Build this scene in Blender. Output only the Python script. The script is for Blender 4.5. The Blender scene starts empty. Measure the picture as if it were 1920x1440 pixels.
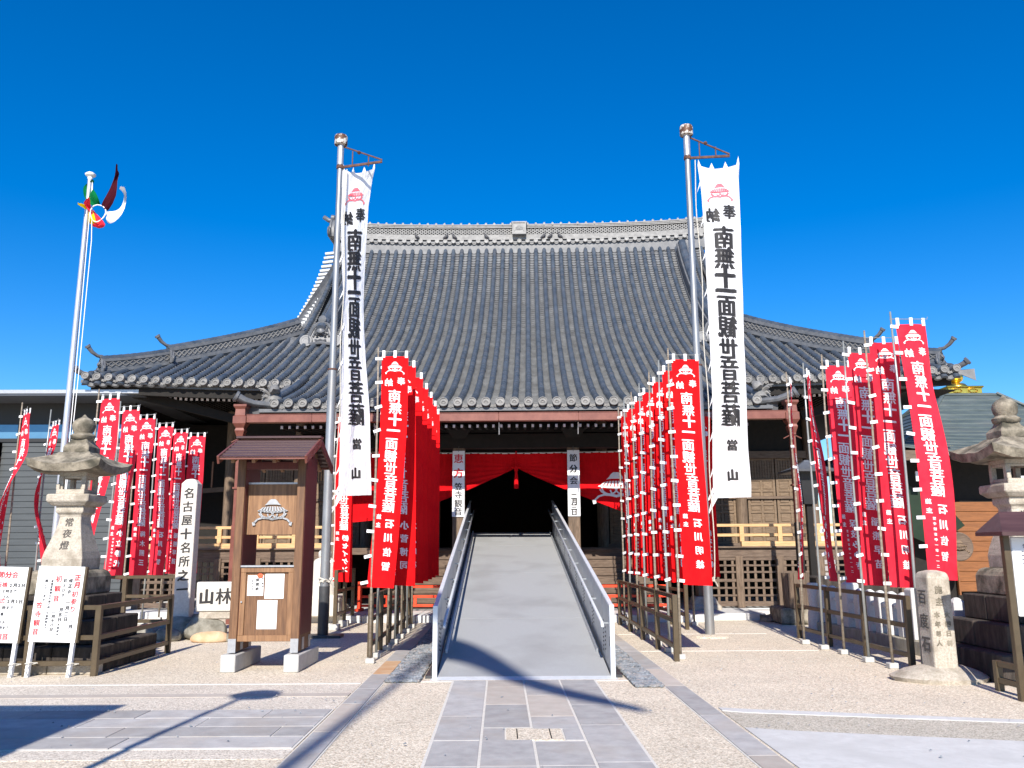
import bpy, bmesh, math, random
from mathutils import Vector, Matrix, noise as mnoise
from mathutils.geometry import tessellate_polygon
R_ = math.radians
random.seed(7)
sc = bpy.context.scene
col = sc.collection

# ------------------------------------------------------------------ camera
H = 1.6
FPX = 1580.0
_M = Matrix.Rotation(-R_(0.8), 3, 'Z') @ Matrix.Rotation(R_(11.03), 3, 'X')
_r, FW, _u = _M @ Vector((1, 0, 0)), _M @ Vector((0, 1, 0)), _M @ Vector((0, 0, 1))
_c, _s = math.cos(R_(0.25)), math.sin(R_(0.25))
RT, UP = _c * _r - _s * _u, _s * _r + _c * _u
cd = bpy.data.cameras.new('camera'); cam = bpy.data.objects.new('camera', cd); col.objects.link(cam)
cd.sensor_width = 36; cd.lens = 36 * FPX / 1920; cd.clip_start = .05; cd.clip_end = 3000
mm = Matrix.Identity(4)
for i in range(3):
    mm[i][0] = RT[i]; mm[i][1] = UP[i]; mm[i][2] = -FW[i]
mm[0][3], mm[1][3], mm[2][3] = 0, 0, H
cam.matrix_world = mm
sc.camera = cam

# ------------------------------------------------------------------ light
SUN_EL, SUN_AZ = 35.0, 4.8          # shadows fall to +Y and slightly to +X
sd = Vector((math.sin(R_(SUN_AZ)) * math.cos(R_(SUN_EL)), math.cos(R_(SUN_AZ)) * math.cos(R_(SUN_EL)), -math.sin(R_(SUN_EL))))
sl = bpy.data.lights.new('sun', 'SUN'); sun = bpy.data.objects.new('sun', sl); col.objects.link(sun)
sl.energy = 5.0; sl.angle = R_(.53); sl.color = (1, .94, .85)
sun.rotation_euler = sd.to_track_quat('-Z', 'Y').to_euler(); sun.location = (-3, -20, 30)
w = bpy.data.worlds.new('World'); sc.world = w; w.use_nodes = True
nt = w.node_tree
sky = nt.nodes.new('ShaderNodeTexSky'); sky.sky_type = 'NISHITA'; sky.sun_disc = False
sky.sun_elevation = R_(SUN_EL); sky.sun_rotation = R_(180 + SUN_AZ)
sky.altitude = 0; sky.air_density = 1.0; sky.dust_density = 0.15; sky.ozone_density = 5.5
hs = nt.nodes.new('ShaderNodeHueSaturation'); hs.inputs['Saturation'].default_value = 1.36; hs.inputs['Hue'].default_value = .507; hs.inputs['Value'].default_value = 1.0
nt.links.new(sky.outputs[0], hs.inputs['Color'])
nt.links.new(hs.outputs[0], nt.nodes['Background'].inputs[0])
nt.nodes['Background'].inputs[1].default_value = .112
sc.view_settings.view_transform = 'Standard'; sc.view_settings.look = 'None'
sc.view_settings.exposure = 0.62; sc.view_settings.gamma = 1
sc.render.engine = 'CYCLES'

# ------------------------------------------------------------------ helpers
def ray(px, py):
    return FW + RT * ((px - 960) / FPX) + UP * ((720 - py) / FPX)
def PY(px, py, Y):                      # point seen at px,py that stands at distance Y
    d = ray(px, py); return Vector((0, 0, H)) + d * (Y / d.y)
def PZ(px, py, z=0):                    # point seen at px,py that lies at height z
    d = ray(px, py); return Vector((0, 0, H)) + d * ((z - H) / d.z)

class MB:
    def __init__(s): s.v = []; s.f = []; s.m = []
    def add(s, vs, fs, mi=0):
        n = len(s.v); s.v += [tuple(p) for p in vs]
        s.f += [tuple(i + n for i in f) for f in fs]; s.m += [mi] * len(fs)
    def box(s, x0, x1, y0, y1, z0, z1, mi=0):
        s.add([(x0,y0,z0),(x1,y0,z0),(x1,y1,z0),(x0,y1,z0),(x0,y0,z1),(x1,y0,z1),(x1,y1,z1),(x0,y1,z1)],
              [(0,3,2,1),(4,5,6,7),(0,1,5,4),(1,2,6,5),(2,3,7,6),(3,0,4,7)], mi)
    def bar(s, p, q, wd, h, mi=0, up=(0,0,1)):
        p, q = Vector(p), Vector(q); d = (q - p).normalized(); up = Vector(up)
        if abs(d.dot(up)) > .95: up = Vector((0,1,0))
        b = d.cross(up).normalized(); n = b.cross(d)
        vs = []
        for c in (p, q):
            for a, e in ((-1,-1),(1,-1),(1,1),(-1,1)): vs.append(c + b * (a * wd / 2) + n * (e * h / 2))
        s.add(vs, [(0,1,2,3),(7,6,5,4),(0,4,5,1),(1,5,6,2),(2,6,7,3),(3,7,4,0)], mi)
    def tube(s, pts, r, n=8, mi=0, cap=True):
        pts = [Vector(p) for p in pts]; k = len(pts)
        rs = r if isinstance(r, (list, tuple)) else [r] * k
        vs = []; prev = None
        for i, p in enumerate(pts):
            d = (pts[min(i+1,k-1)] - pts[max(i-1,0)]).normalized()
            if prev is None:
                a = Vector((0,0,1)) if abs(d.z) < .9 else Vector((1,0,0))
                b = d.cross(a).normalized()
            else: b = (prev - d * prev.dot(d)).normalized()
            prev = b; c = d.cross(b)
            for j in range(n):
                t = 2 * math.pi * j / n; vs.append(p + (b * math.cos(t) + c * math.sin(t)) * rs[i])
        fs = [(i*n+j, i*n+(j+1)%n, (i+1)*n+(j+1)%n, (i+1)*n+j) for i in range(k-1) for j in range(n)]
        if cap: fs += [tuple(range(n))[::-1], tuple((k-1)*n + j for j in range(n))]
        s.add(vs, fs, mi)
    def lathe(s, prof, n=16, c=(0,0,0), mi=0, rot=0., M=None, jit=0.):
        vs = []
        for r, z in prof:
            for j in range(n):
                t = 2 * math.pi * j / n + rot; q = Vector((r * math.cos(t), r * math.sin(t), z))
                if jit:
                    q += Vector((mnoise.noise(q * 6 + Vector((1,2,3))), mnoise.noise(q * 6), mnoise.noise(q * 6 - Vector((5,1,2))))) * jit
                if M: q = M @ q
                vs.append(q + Vector(c))
        k = len(prof)
        fs = [(i*n+j, i*n+(j+1)%n, (i+1)*n+(j+1)%n, (i+1)*n+j) for i in range(k-1) for j in range(n)]
        fs += [tuple(range(n))[::-1], tuple((k-1)*n+j for j in range(n))]
        s.add(vs, fs, mi)
    def sq(s, prof, c=(0,0,0), mi=0, ay=1.):        # square "lathe": prof of (half width, z)
        vs = []
        for r, z in prof:
            for a, b in ((-1,-1),(1,-1),(1,1),(-1,1)): vs.append((c[0] + a*r, c[1] + b*r*ay, c[2] + z))
        k = len(prof)
        fs = [(i*4+j, i*4+(j+1)%4, (i+1)*4+(j+1)%4, (i+1)*4+j) for i in range(k-1) for j in range(4)]
        fs += [(3,2,1,0), tuple((k-1)*4+j for j in range(4))]
        s.add(vs, fs, mi)
    def grid(s, P, mi=0, flip=False):
        a, b = len(P), len(P[0]); vs = [p for row in P for p in row]
        fs = [(i*b+j, i*b+j+1, (i+1)*b+j+1, (i+1)*b+j) for i in range(a-1) for j in range(b-1)]
        if flip: fs = [f[::-1] for f in fs]
        s.add(vs, fs, mi)
    def sweep(s, path, B, sec, mi=0, cap=True):     # B: fixed sideways vector per path, sec: closed (b,n) polygon
        path = [Vector(p) for p in path]; k = len(path); n = len(sec); vs = []
        for i, p in enumerate(path):
            d = (path[min(i+1,k-1)] - path[max(i-1,0)]).normalized()
            b = Vector(B); b = (b - d * b.dot(d)).normalized(); N = b.cross(d)
            if N.z < 0: N = -N
            for x, y in sec: vs.append(p + b * x + N * y)
        fs = [(i*n+j, i*n+(j+1)%n, (i+1)*n+(j+1)%n, (i+1)*n+j) for i in range(k-1) for j in range(n)]
        if cap: fs += [tuple(range(n))[::-1], tuple((k-1)*n+j for j in range(n))]
        s.add(vs, fs, mi)
    def mesh(s, name, mats, smooth=False):
        me = bpy.data.meshes.new(name); me.from_pydata(s.v, [], s.f)
        if not isinstance(mats, (list, tuple)): mats = [mats]
        for m_ in mats: me.materials.append(m_)
        if len(mats) > 1: me.polygons.foreach_set('material_index', s.m)
        bm = bmesh.new(); bm.from_mesh(me); bmesh.ops.recalc_face_normals(bm, faces=bm.faces); bm.to_mesh(me); bm.free()
        if smooth: me.polygons.foreach_set('use_smooth', [True] * len(me.polygons))
        me.update(); return me
    def build(s, name, mats, parent=None, smooth=False, bevel=0, seg=1, kind=None):
        o = bpy.data.objects.new(name, s.mesh(name, mats, smooth)); col.objects.link(o)
        if parent: o.parent = parent
        if bevel:
            b = o.modifiers.new('bevel', 'BEVEL'); b.width = bevel; b.segments = seg; b.limit_method = 'ANGLE'; b.angle_limit = R_(40)
        if smooth and smooth != True:
            pass
        if kind: o['kind'] = kind
        return o

def inst(name, me, parent=None, loc=(0,0,0), rot=None, scale=None, bevel=0):
    o = bpy.data.objects.new(name, me); col.objects.link(o); o.location = loc
    if rot: o.rotation_euler = rot
    if scale: o.scale = scale
    if parent: o.parent = parent
    if bevel:
        b = o.modifiers.new('bevel', 'BEVEL'); b.width = bevel; b.segments = 1; b.limit_method = 'ANGLE'
    return o
def thing(name, label, cat, loc=(0,0,0), rz=0, group=None):
    o = bpy.data.objects.new(name, None); col.objects.link(o); o.location = loc; o.rotation_euler = (0,0,rz)
    o.empty_display_size = .3
    return tag(o, label, cat, group)
def tag(o, label, cat, group=None):
    o['label'] = label; o['category'] = cat
    if group: o['group'] = group
    return o
def struct(o, label=None):
    o['kind'] = 'structure'
    if label: o['label'] = label
    return o
def bx(name, m, parent, x0, x1, y0, y1, z0, z1, bevel=0.006):
    b = MB(); b.box(x0, x1, y0, y1, z0, z1); return b.build(name, m, parent, bevel=bevel)
def smooth_auto(o, ang=35):
    me = o.data; me.polygons.foreach_set('use_smooth', [True] * len(me.polygons))
    bm = bmesh.new(); bm.from_mesh(me)
    for e in bm.edges:
        if len(e.link_faces) == 2 and e.calc_face_angle(0) > R_(ang): e.smooth = False
    bm.to_mesh(me); bm.free(); return o

# ------------------------------------------------------------------ materials
def mat(name, c1, c2=None, scale=6., rough=.7, metal=0., stretch=(1,1,1), bump=0., bscale=60., c3=None, s3=1.2, f3=.5,
        rnd=0., coord='Object', spec=.5, detail=4., ramp=(.35,.65), bdist=.01):
    m = bpy.data.materials.new(name); m.use_nodes = True; n = m.node_tree; N = n.nodes; L = n.links
    b = N['Principled BSDF']; b.inputs['Roughness'].default_value = rough; b.inputs['Metallic'].default_value = metal
    b.inputs['Specular IOR Level'].default_value = spec
    tc = N.new('ShaderNodeTexCoord'); mp = N.new('ShaderNodeMapping'); mp.inputs['Scale'].default_value = stretch
    if coord == 'World':
        g = N.new('ShaderNodeNewGeometry'); L.new(g.outputs['Position'], mp.inputs[0])
    else: L.new(tc.outputs[coord], mp.inputs[0])
    c2 = c2 or c1
    ns = N.new('ShaderNodeTexNoise'); ns.inputs['Scale'].default_value = scale; ns.inputs['Detail'].default_value = detail
    ns.inputs['Roughness'].default_value = .65
    L.new(mp.outputs[0], ns.inputs[0])
    cr = N.new('ShaderNodeValToRGB'); cr.color_ramp.elements[0].position = ramp[0]; cr.color_ramp.elements[1].position = ramp[1]
    cr.color_ramp.elements[0].color = (*c1, 1); cr.color_ramp.elements[1].color = (*c2, 1)
    L.new(ns.outputs[0], cr.inputs[0]); out = cr.outputs[0]
    if c3:
        n3 = N.new('ShaderNodeTexNoise'); n3.inputs['Scale'].default_value = s3; n3.inputs['Detail'].default_value = 5
        L.new(mp.outputs[0], n3.inputs[0])
        r3 = N.new('ShaderNodeMapRange'); r3.inputs[1].default_value = .48; r3.inputs[2].default_value = .68; r3.inputs[4].default_value = f3
        L.new(n3.outputs[0], r3.inputs[0])
        mx = N.new('ShaderNodeMix'); mx.data_type = 'RGBA'; L.new(r3.outputs[0], mx.inputs[0]); L.new(out, mx.inputs[6]); mx.inputs[7].default_value = (*c3, 1)
        out = mx.outputs[2]
    if rnd:
        oi = N.new('ShaderNodeObjectInfo'); mr = N.new('ShaderNodeMapRange'); mr.inputs[3].default_value = 1 - rnd; mr.inputs[4].default_value = 1 + rnd
        L.new(oi.outputs['Random'], mr.inputs[0])
        h_ = N.new('ShaderNodeHueSaturation'); L.new(mr.outputs[0], h_.inputs['Value']); L.new(out, h_.inputs['Color']); out = h_.outputs[0]
    L.new(out, b.inputs['Base Color'])
    if bump:
        n2 = N.new('ShaderNodeTexNoise'); n2.inputs['Scale'].default_value = bscale; n2.inputs['Detail'].default_value = 6
        L.new(mp.outputs[0], n2.inputs[0])
        bp = N.new('ShaderNodeBump'); bp.inputs['Strength'].default_value = bump; bp.inputs['Distance'].default_value = bdist
        L.new(n2.outputs[0], bp.inputs['Height']); L.new(bp.outputs[0], b.inputs['Normal'])
    return m

def aggregate(name, base, dark, light, sc_=70., patch=.12):
    """exposed pebble concrete: small voronoi pebbles with their own tone, faint large stains"""
    m = bpy.data.materials.new(name); m.use_nodes = True; n = m.node_tree; N = n.nodes; L = n.links
    b = N['Principled BSDF']; b.inputs['Roughness'].default_value = .85
    g = N.new('ShaderNodeNewGeometry')
    v = N.new('ShaderNodeTexVoronoi'); v.inputs['Scale'].default_value = sc_; L.new(g.outputs['Position'], v.inputs['Vector'])
    sx = N.new('ShaderNodeSeparateColor'); L.new(v.outputs['Color'], sx.inputs[0])
    cr = N.new('ShaderNodeValToRGB'); e = cr.color_ramp.elements
    e[0].color = (*dark, 1); e[1].color = (*light, 1); e[0].position = .0; e[1].position = .95
    k = cr.color_ramp.elements.new(.35); k.color = (*base, 1)
    L.new(sx.outputs[0], cr.inputs[0])
    ed = N.new('ShaderNodeMapRange'); ed.inputs[1].default_value = .35; ed.inputs[2].default_value = .75; ed.inputs[3].default_value = 1.0; ed.inputs[4].default_value = .72
    L.new(v.outputs['Distance'], ed.inputs[0])
    n1 = N.new('ShaderNodeTexNoise'); n1.inputs['Scale'].default_value = .9; n1.inputs['Detail'].default_value = 6; n1.inputs['Roughness'].default_value = .7
    L.new(g.outputs['Position'], n1.inputs['Vector'])
    mr = N.new('ShaderNodeMapRange'); mr.inputs[1].default_value = .3; mr.inputs[2].default_value = .7; mr.inputs[3].default_value = 1 - patch; mr.inputs[4].default_value = 1 + patch * .6
    L.new(n1.outputs[0], mr.inputs[0])
    n5 = N.new('ShaderNodeTexNoise'); n5.inputs['Scale'].default_value = 22; n5.inputs['Detail'].default_value = 3
    L.new(g.outputs['Position'], n5.inputs['Vector'])
    m5 = N.new('ShaderNodeMapRange'); m5.inputs[1].default_value = .3; m5.inputs[2].default_value = .7; m5.inputs[3].default_value = .86; m5.inputs[4].default_value = 1.1
    L.new(n5.outputs[0], m5.inputs[0])
    m0 = N.new('ShaderNodeMath'); m0.operation = 'MULTIPLY'; L.new(ed.outputs[0], m0.inputs[0]); L.new(mr.outputs[0], m0.inputs[1])
    m1 = N.new('ShaderNodeMath'); m1.operation = 'MULTIPLY'; L.new(m0.outputs[0], m1.inputs[0]); L.new(m5.outputs[0], m1.inputs[1])
    h_ = N.new('ShaderNodeHueSaturation'); L.new(cr.outputs[0], h_.inputs['Color']); L.new(m1.outputs[0], h_.inputs['Value'])
    L.new(h_.outputs[0], b.inputs['Base Color'])
    bp = N.new('ShaderNodeBump'); bp.inputs['Strength'].default_value = .5; bp.inputs['Distance'].default_value = .006; bp.invert = True
    L.new(v.outputs['Distance'], bp.inputs['Height']); L.new(bp.outputs[0], b.inputs['Normal'])
    return m

M = {}
M['ground'] = aggregate('washed_pebble_paving', (.68,.575,.44), (.44,.365,.27), (.84,.75,.61))
M['ground_pink'] = aggregate('pink_washed_pebble', (.64,.56,.465), (.44,.38,.31), (.78,.71,.61), 75)
M['ground_olive'] = aggregate('olive_washed_pebble', (.50,.45,.36), (.32,.285,.22), (.64,.58,.49), 75)
M['slab'] = mat('grey_paving_stone', (.32,.305,.295), (.41,.395,.38), 5, .8, rnd=.16, bump=.25, bscale=120, c3=(.36,.32,.28), s3=1.6, f3=.6, coord='World')
M['slab_warm'] = mat('warm_paving_stone', (.40,.35,.30), (.45,.40,.35), 5, .8, rnd=.12, bump=.25, bscale=120, coord='World')
M['slab_orange'] = mat('orange_paving_stone', (.46,.26,.13), (.52,.36,.22), 4, .8, bump=.2, coord='World')
M['joint'] = mat('mortar_joint', (.55,.52,.47), (.62,.59,.54), 20, .9, coord='World')
M['concrete_light'] = mat('pale_concrete', (.50,.49,.47), (.58,.57,.55), 8, .85, bump=.3, bscale=150, c3=(.42,.41,.39), s3=2, coord='World')
M['block'] = mat('concrete_block', (.42,.41,.38), (.50,.49,.46), 9, .85, bump=.2, bscale=90)
M['ramp'] = mat('grey_ramp_deck', (.27,.275,.28), (.36,.365,.37), 120, .75, bump=.5, bscale=200, c3=(.25,.25,.25), s3=1.1, f3=.75, coord='World', bdist=.004)
M['ramp_metal'] = mat('ramp_steel_panel', (.34,.36,.38), (.48,.50,.52), 4, .34, .5, c3=(.30,.33,.36), s3=4, f3=.7)
M['ramp_white'] = mat('pale_aluminium', (.62,.64,.66), (.7,.72,.74), 12, .4, .2)
M['dark_hole'] = mat('dark_gap', (.01,.01,.012), rough=.9)
M['gravel'] = mat('grey_pebbles', (.07,.085,.10), (.30,.32,.34), 9, .6, coord='World', ramp=(.3,.7), c3=(.42,.33,.27), s3=14, f3=.4)
M['gravel_bed'] = mat('gravel_bed', (.04,.042,.045), (.08,.08,.085), 30, .9, coord='World')
M['tile_cover'] = mat('blue_grey_roof_tile', (.030,.042,.060), (.064,.080,.102), 2.6, .38, rnd=.16, coord='World', c3=(.078,.078,.086), s3=5, f3=.6, bump=.12, bscale=40)
M['tile_pan'] = mat('grey_pan_tile', (.125,.128,.132), (.20,.204,.208), 3.2, .5, coord='World', c3=(.10,.10,.103), s3=1.3, f3=.5, bump=.1, bscale=50)
M['tile_light'] = mat('pale_grey_tile', (.21,.208,.203), (.31,.305,.295), 7, .6, coord='World', c3=(.2,.195,.19), s3=5, f3=.6)
M['tile_dark'] = mat('ridge_tile', (.085,.09,.098), (.14,.143,.15), 5, .45, coord='World', bump=.15, bscale=50)
M['tile_disc'] = mat('eave_disc_tile', (.13,.13,.13), (.22,.212,.20), 9, .6, rnd=.15, bump=.2, bscale=50)
M['verge'] = mat('sunlit_white_verge', (.52,.52,.51), (.62,.62,.6), 9, .7)  # pale verge tiles, with the white of the sun put into the colour
M['soffit'] = mat('shade_dark_timber', (.006,.005,.004), (.012,.009,.007), 8, .85)  # near-black so the colour itself carries the porch and eave shade
M['old_wood'] = mat('weathered_timber', (.105,.07,.045), (.20,.14,.095), 7, .8, stretch=(5,5,.6), bump=.2, bscale=30, c3=(.07,.05,.035), s3=2)
M['old_wood_h'] = mat('weathered_timber_rails', (.09,.06,.042), (.17,.12,.085), 7, .8, stretch=(.6,5,5), bump=.2, bscale=30)
M['door_wood'] = mat('panelled_door_wood', (.13,.085,.05), (.21,.145,.09), 6, .7, stretch=(.8,4,4), bump=.1, rnd=.12)
M['new_wood'] = mat('fresh_cypress', (.50,.29,.125), (.64,.41,.20), 5, .6, stretch=(.7,6,6), bump=.1)
M['cedar'] = mat('stained_cedar', (.125,.058,.024), (.195,.095,.042), 7, .6, stretch=(7,7,.55), bump=.12, bscale=20, c3=(.08,.036,.017), s3=5, f3=.6)
M['cedar_panel'] = mat('cedar_board', (.20,.10,.045), (.30,.16,.075), 5, .6, stretch=(7,7,.5), bump=.1, bscale=20, c3=(.11,.048,.02), s3=4, f3=.5)
M['cedar_dark'] = mat('red_brown_stain_and_shade', (.085,.014,.012), (.12,.022,.018), 7, .55, stretch=(7,7,.6))  # beam and board stain, also paints the shade on the post sides
M['roof_brown'] = mat('brown_sheet_roof', (.055,.026,.025), (.08,.04,.038), 3, .38, stretch=(.6,5,5))
M['copper_red'] = mat('red_brown_gutter', (.15,.046,.032), (.21,.075,.052), 4, .42, .15)
M['stone'] = mat('granite', (.34,.295,.235), (.52,.465,.385), 40, .85, bump=.6, bscale=60, c3=(.20,.165,.12), s3=5, f3=.65)
M['stone_old'] = mat('lichened_granite', (.13,.11,.08), (.33,.285,.215), 7, .9, bump=.7, bscale=45, c3=(.045,.042,.028), s3=5, f3=.85)
M['stone_black'] = mat('sooty_granite', (.022,.017,.013), (.075,.058,.047), 4, .9, stretch=(3,3,.8), bump=.5, bscale=50, c3=(.02,.017,.014), s3=3, f3=.8)
M['stone_pale'] = mat('pale_carved_stone', (.55,.51,.45), (.66,.62,.56), 30, .8, bump=.4, bscale=60)
M['stone_grey'] = mat('blue_grey_polished_stone', (.13,.145,.165), (.20,.215,.235), 9, .6, c3=(.3,.3,.3), s3=3)
M['tama'] = mat('white_granite_post', (.50,.50,.49), (.62,.62,.61), 60, .75, bump=.2, bscale=90)
M['curb'] = mat('mossy_curb', (.27,.25,.19), (.38,.35,.28), 5, .9, bump=.4, stretch=(2,2,1))
M['rock_orange'] = mat('tan_rock', (.48,.30,.16), (.58,.42,.27), 5, .85, bump=.5, bscale=18)
M['rock'] = mat('grey_rock', (.14,.13,.10), (.30,.28,.23), 5, .9, bump=.8, bscale=14)
M['bronze_steel'] = mat('bronze_painted_steel', (.085,.062,.035), (.11,.08,.047), 5, .4, .3)
M['fence_red'] = mat('vermilion_paint', (.78,.045,.012), (.85,.07,.02), 4, .4)
M['bamboo'] = mat('old_brown_pole', (.16,.12,.085), (.30,.26,.20), 3, .55, stretch=(1,1,5))
M['pole_grey'] = mat('grey_pipe', (.25,.26,.25), (.34,.35,.33), 4, .4, .4)
M['steel'] = mat('weathered_steel_pipe', (.26,.27,.28), (.38,.39,.40), 3, .42, .6, stretch=(2,2,.5), c3=(.30,.26,.21), s3=1.5, f3=.6)
M['steel_dark'] = mat('dark_primed_steel', (.04,.042,.046), (.065,.067,.07), 4, .5, .2)
M['rust'] = mat('rusty_iron', (.06,.025,.018), (.14,.06,.035), 12, .8)
M['rust_cap'] = mat('rust_stained_white_metal', (.10,.045,.025), (.60,.56,.50), 9, .6, .2, ramp=(.50,.56))
M['silver'] = mat('brushed_silver', (.42,.42,.43), (.5,.5,.51), 20, .38, .6)
M['alu'] = mat('bright_aluminium', (.52,.53,.56), (.62,.63,.66), 3, .36, .6, stretch=(1,1,.3))
M['gold'] = mat('gilt', (.72,.45,.06), (.90,.62,.12), 8, .28, .95, bump=.2, bscale=20)
M['copper_roof'] = mat('dark_green_copper_roof', (.065,.085,.085), (.11,.135,.13), 2.5, .5, .2, stretch=(.5,.5,3), coord='World', c3=(.14,.15,.145), s3=1.2, f3=.5)
M['verdigris'] = mat('verdigris', (.12,.22,.20), (.22,.34,.31), 6, .6)
M['siding'] = mat('slate_grey_siding', (.036,.042,.045), (.048,.055,.058), 3, .5, stretch=(.4,3,3))
M['metal_roof'] = mat('grey_metal_roof', (.10,.11,.13), (.14,.15,.17), 1, .4, .3)
M['black_frame'] = mat('black_frame', (.012,.012,.013), rough=.5)
M['glass'] = mat('reflective_window', (.10,.22,.34), (.12,.26,.38), 1, .05, .3)
M['orange_wood'] = mat('orange_varnished_wood', (.17,.062,.017), (.25,.095,.028), 5, .45, stretch=(.6,5,5), bump=.1)
M['brown_frame'] = mat('brown_timber_frame', (.17,.07,.03), (.23,.10,.045), 4, .5, stretch=(5,5,.7))
M['paper'] = mat('white_paper', (.78,.78,.77), (.82,.82,.81), 3, .7)
M['board_white'] = mat('white_painted_board', (.80,.80,.80), (.84,.84,.84), 3, .6)
M['sign_white'] = mat('white_sign_board', (.74,.74,.74), (.80,.80,.80), 3, .6)
M['ink'] = mat('black_ink', (.018,.016,.016), rough=.6)
M['ink_red'] = mat('red_ink', (.62,.02,.03), rough=.6)
M['ink_pink'] = mat('faded_red_ink', (.80,.13,.17), rough=.7)
M['ink_grey'] = mat('grey_print', (.13,.13,.16), rough=.7)
M['rope'] = mat('straw_rope', (.45,.42,.36), (.6,.57,.5), 30, .9)
M['carve'] = mat('carved_shadow_ink', (.07,.062,.055), (.10,.09,.08), 30, .9)
M['feather'] = mat('dark_feathers', (.04,.04,.045), (.09,.09,.1), 8, .7)
M['orange_pin'] = mat('orange_petals', (.75,.10,.03), rough=.6)
def cloth(name, c1, c2, trans=.25):
    m = mat(name, c1, c2, 3, .85, rnd=.07, bump=.06, bscale=220, spec=.12)
    N, L = m.node_tree.nodes, m.node_tree.links; b = N['Principled BSDF']
    nb_ = N.new('ShaderNodeTexNoise'); nb_.inputs['Scale'].default_value = 5; nb_.inputs['Detail'].default_value = 3; tcb = N.new('ShaderNodeTexCoord'); mpb = N.new('ShaderNodeMapping'); mpb.inputs['Scale'].default_value = (2.2, 2.2, .6)
    L.new(tcb.outputs['Object'], mpb.inputs[0]); L.new(mpb.outputs[0], nb_.inputs[0])
    bb = N.new('ShaderNodeBump'); bb.inputs['Strength'].default_value = .55; bb.inputs['Distance'].default_value = .06; L.new(nb_.outputs[0], bb.inputs['Height'])
    fb_ = b.inputs['Normal'].links[0].from_node; L.new(bb.outputs[0], fb_.inputs['Normal'])
    tr = N.new('ShaderNodeBsdfTranslucent'); mx = N.new('ShaderNodeMixShader'); mx.inputs[0].default_value = trans
    L.new(b.inputs['Base Color'].links[0].from_socket, tr.inputs[0])
    L.new(b.outputs[0], mx.inputs[1]); L.new(tr.outputs[0], mx.inputs[2])
    L.new(mx.outputs[0], N['Material Output'].inputs[0]); return m
M['red'] = cloth('red_banner_cloth', (.70,.004,.008), (.78,.008,.010), .12)
M['red_faded'] = cloth('faded_red_banner_cloth', (.68,.022,.045), (.76,.035,.06), .18)
M['red_curtain'] = cloth('red_curtain_cloth', (.60,.004,.008), (.68,.006,.01), .08)
M['white_cloth'] = cloth('white_banner_cloth', (.80,.80,.82), (.84,.84,.85), .2)
M['tab'] = mat('white_tab_cloth', (.78,.78,.78), (.82,.82,.82), 5, .8)
M['green_cloth'] = cloth('green_flag_cloth', (.0,.13,.035), (.0,.17,.045))
M['maroon_cloth'] = cloth('maroon_flag_cloth', (.045,.004,.01), (.07,.006,.014))
M['yellow_cloth'] = cloth('yellow_flag_cloth', (.80,.60,.0), (.85,.66,.01))
M['leaf'] = mat('dark_green_drape', (.003,.016,.005), (.005,.022,.007), 4, .7)

# ------------------------------------------------------------------ lettering (built-in font, turned into meshes)
GL = {}
BOLD = ((0, .012), (-.026, -.008), (.026, -.008))
SIMPLE = '十一二三山上下人大小川日月石本中之八入口五工方分士ニロイケセンピートソズル㈱1234567890年今正主四'
def prepare(chars, bold=.024):
    obs = []
    for ch in sorted(set(chars)):
        if ch in ' \n': continue
        cu = bpy.data.curves.new('glyph', 'FONT'); cu.body = ch; cu.size = 1; cu.align_x = 'CENTER'; cu.align_y = 'CENTER'
        cu.resolution_u = 2; cu.offset = bold if ch in SIMPLE else 0.0
        o = bpy.data.objects.new('glyph', cu); col.objects.link(o); obs.append((ch, o, cu))
    bpy.context.view_layer.update(); dg = bpy.context.evaluated_depsgraph_get()
    for ch, o, cu in obs:
        me = bpy.data.meshes.new_from_object(o.evaluated_get(dg))
        bm = bmesh.new(); bm.from_mesh(me); bmesh.ops.triangulate(bm, faces=bm.faces)
        bmesh.ops.remove_doubles(bm, verts=bm.verts, dist=.0005)
        for _ in range(2):
            le = [e for e in bm.edges if e.calc_length() > .3]
            if le: bmesh.ops.subdivide_edges(bm, edges=le, cuts=1)
            bmesh.ops.triangulate(bm, faces=bm.faces)
        xs = [v.co.x for v in bm.verts] or [0]; ys = [v.co.y for v in bm.verts] or [0]
        cx, cy = (min(xs)+max(xs))/2, (min(ys)+max(ys))/2
        wide = max(max(xs)-min(xs), max(ys)-min(ys)) or 1
        if ch in '一二三': cy = (min(ys)+max(ys))/2
        bm.verts.index_update()
        GL[ch] = ([((v.co.x-cx), (v.co.y-cy)) for v in bm.verts], [tuple(v.index for v in f.verts) for f in bm.faces])
        bm.free(); bpy.data.meshes.remove(me); bpy.data.objects.remove(o); bpy.data.curves.remove(cu)
def write(mb, ch, cx, cy, size, fn, mirror=False, sides=(1,), slant=.06, xs=1.0, mi=0, bold=False):
    """fn(x, y, side) -> 3D point; size = em height in fn's units"""
    if ch not in GL: return
    vs, fs = GL[ch]
    for sd_ in sides:
        for q, (ox, oy) in enumerate(BOLD if size > .031 or bold else BOLD[:1]):
            pts = []
            for x, y in vs:
                y2 = y + slant * x + oy; x2 = (-x if mirror else x) + ox
                pts.append(fn(cx + x2 * size * xs, cy + y2 * size, sd_ * (1 + q * .09)))
            mb.add(pts, fs, mi)
def column(mb, text, cx, top, size, pitch, fn, **k):
    for i, ch in enumerate(text): write(mb, ch, cx, top - i * pitch, size, fn, **k)

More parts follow.
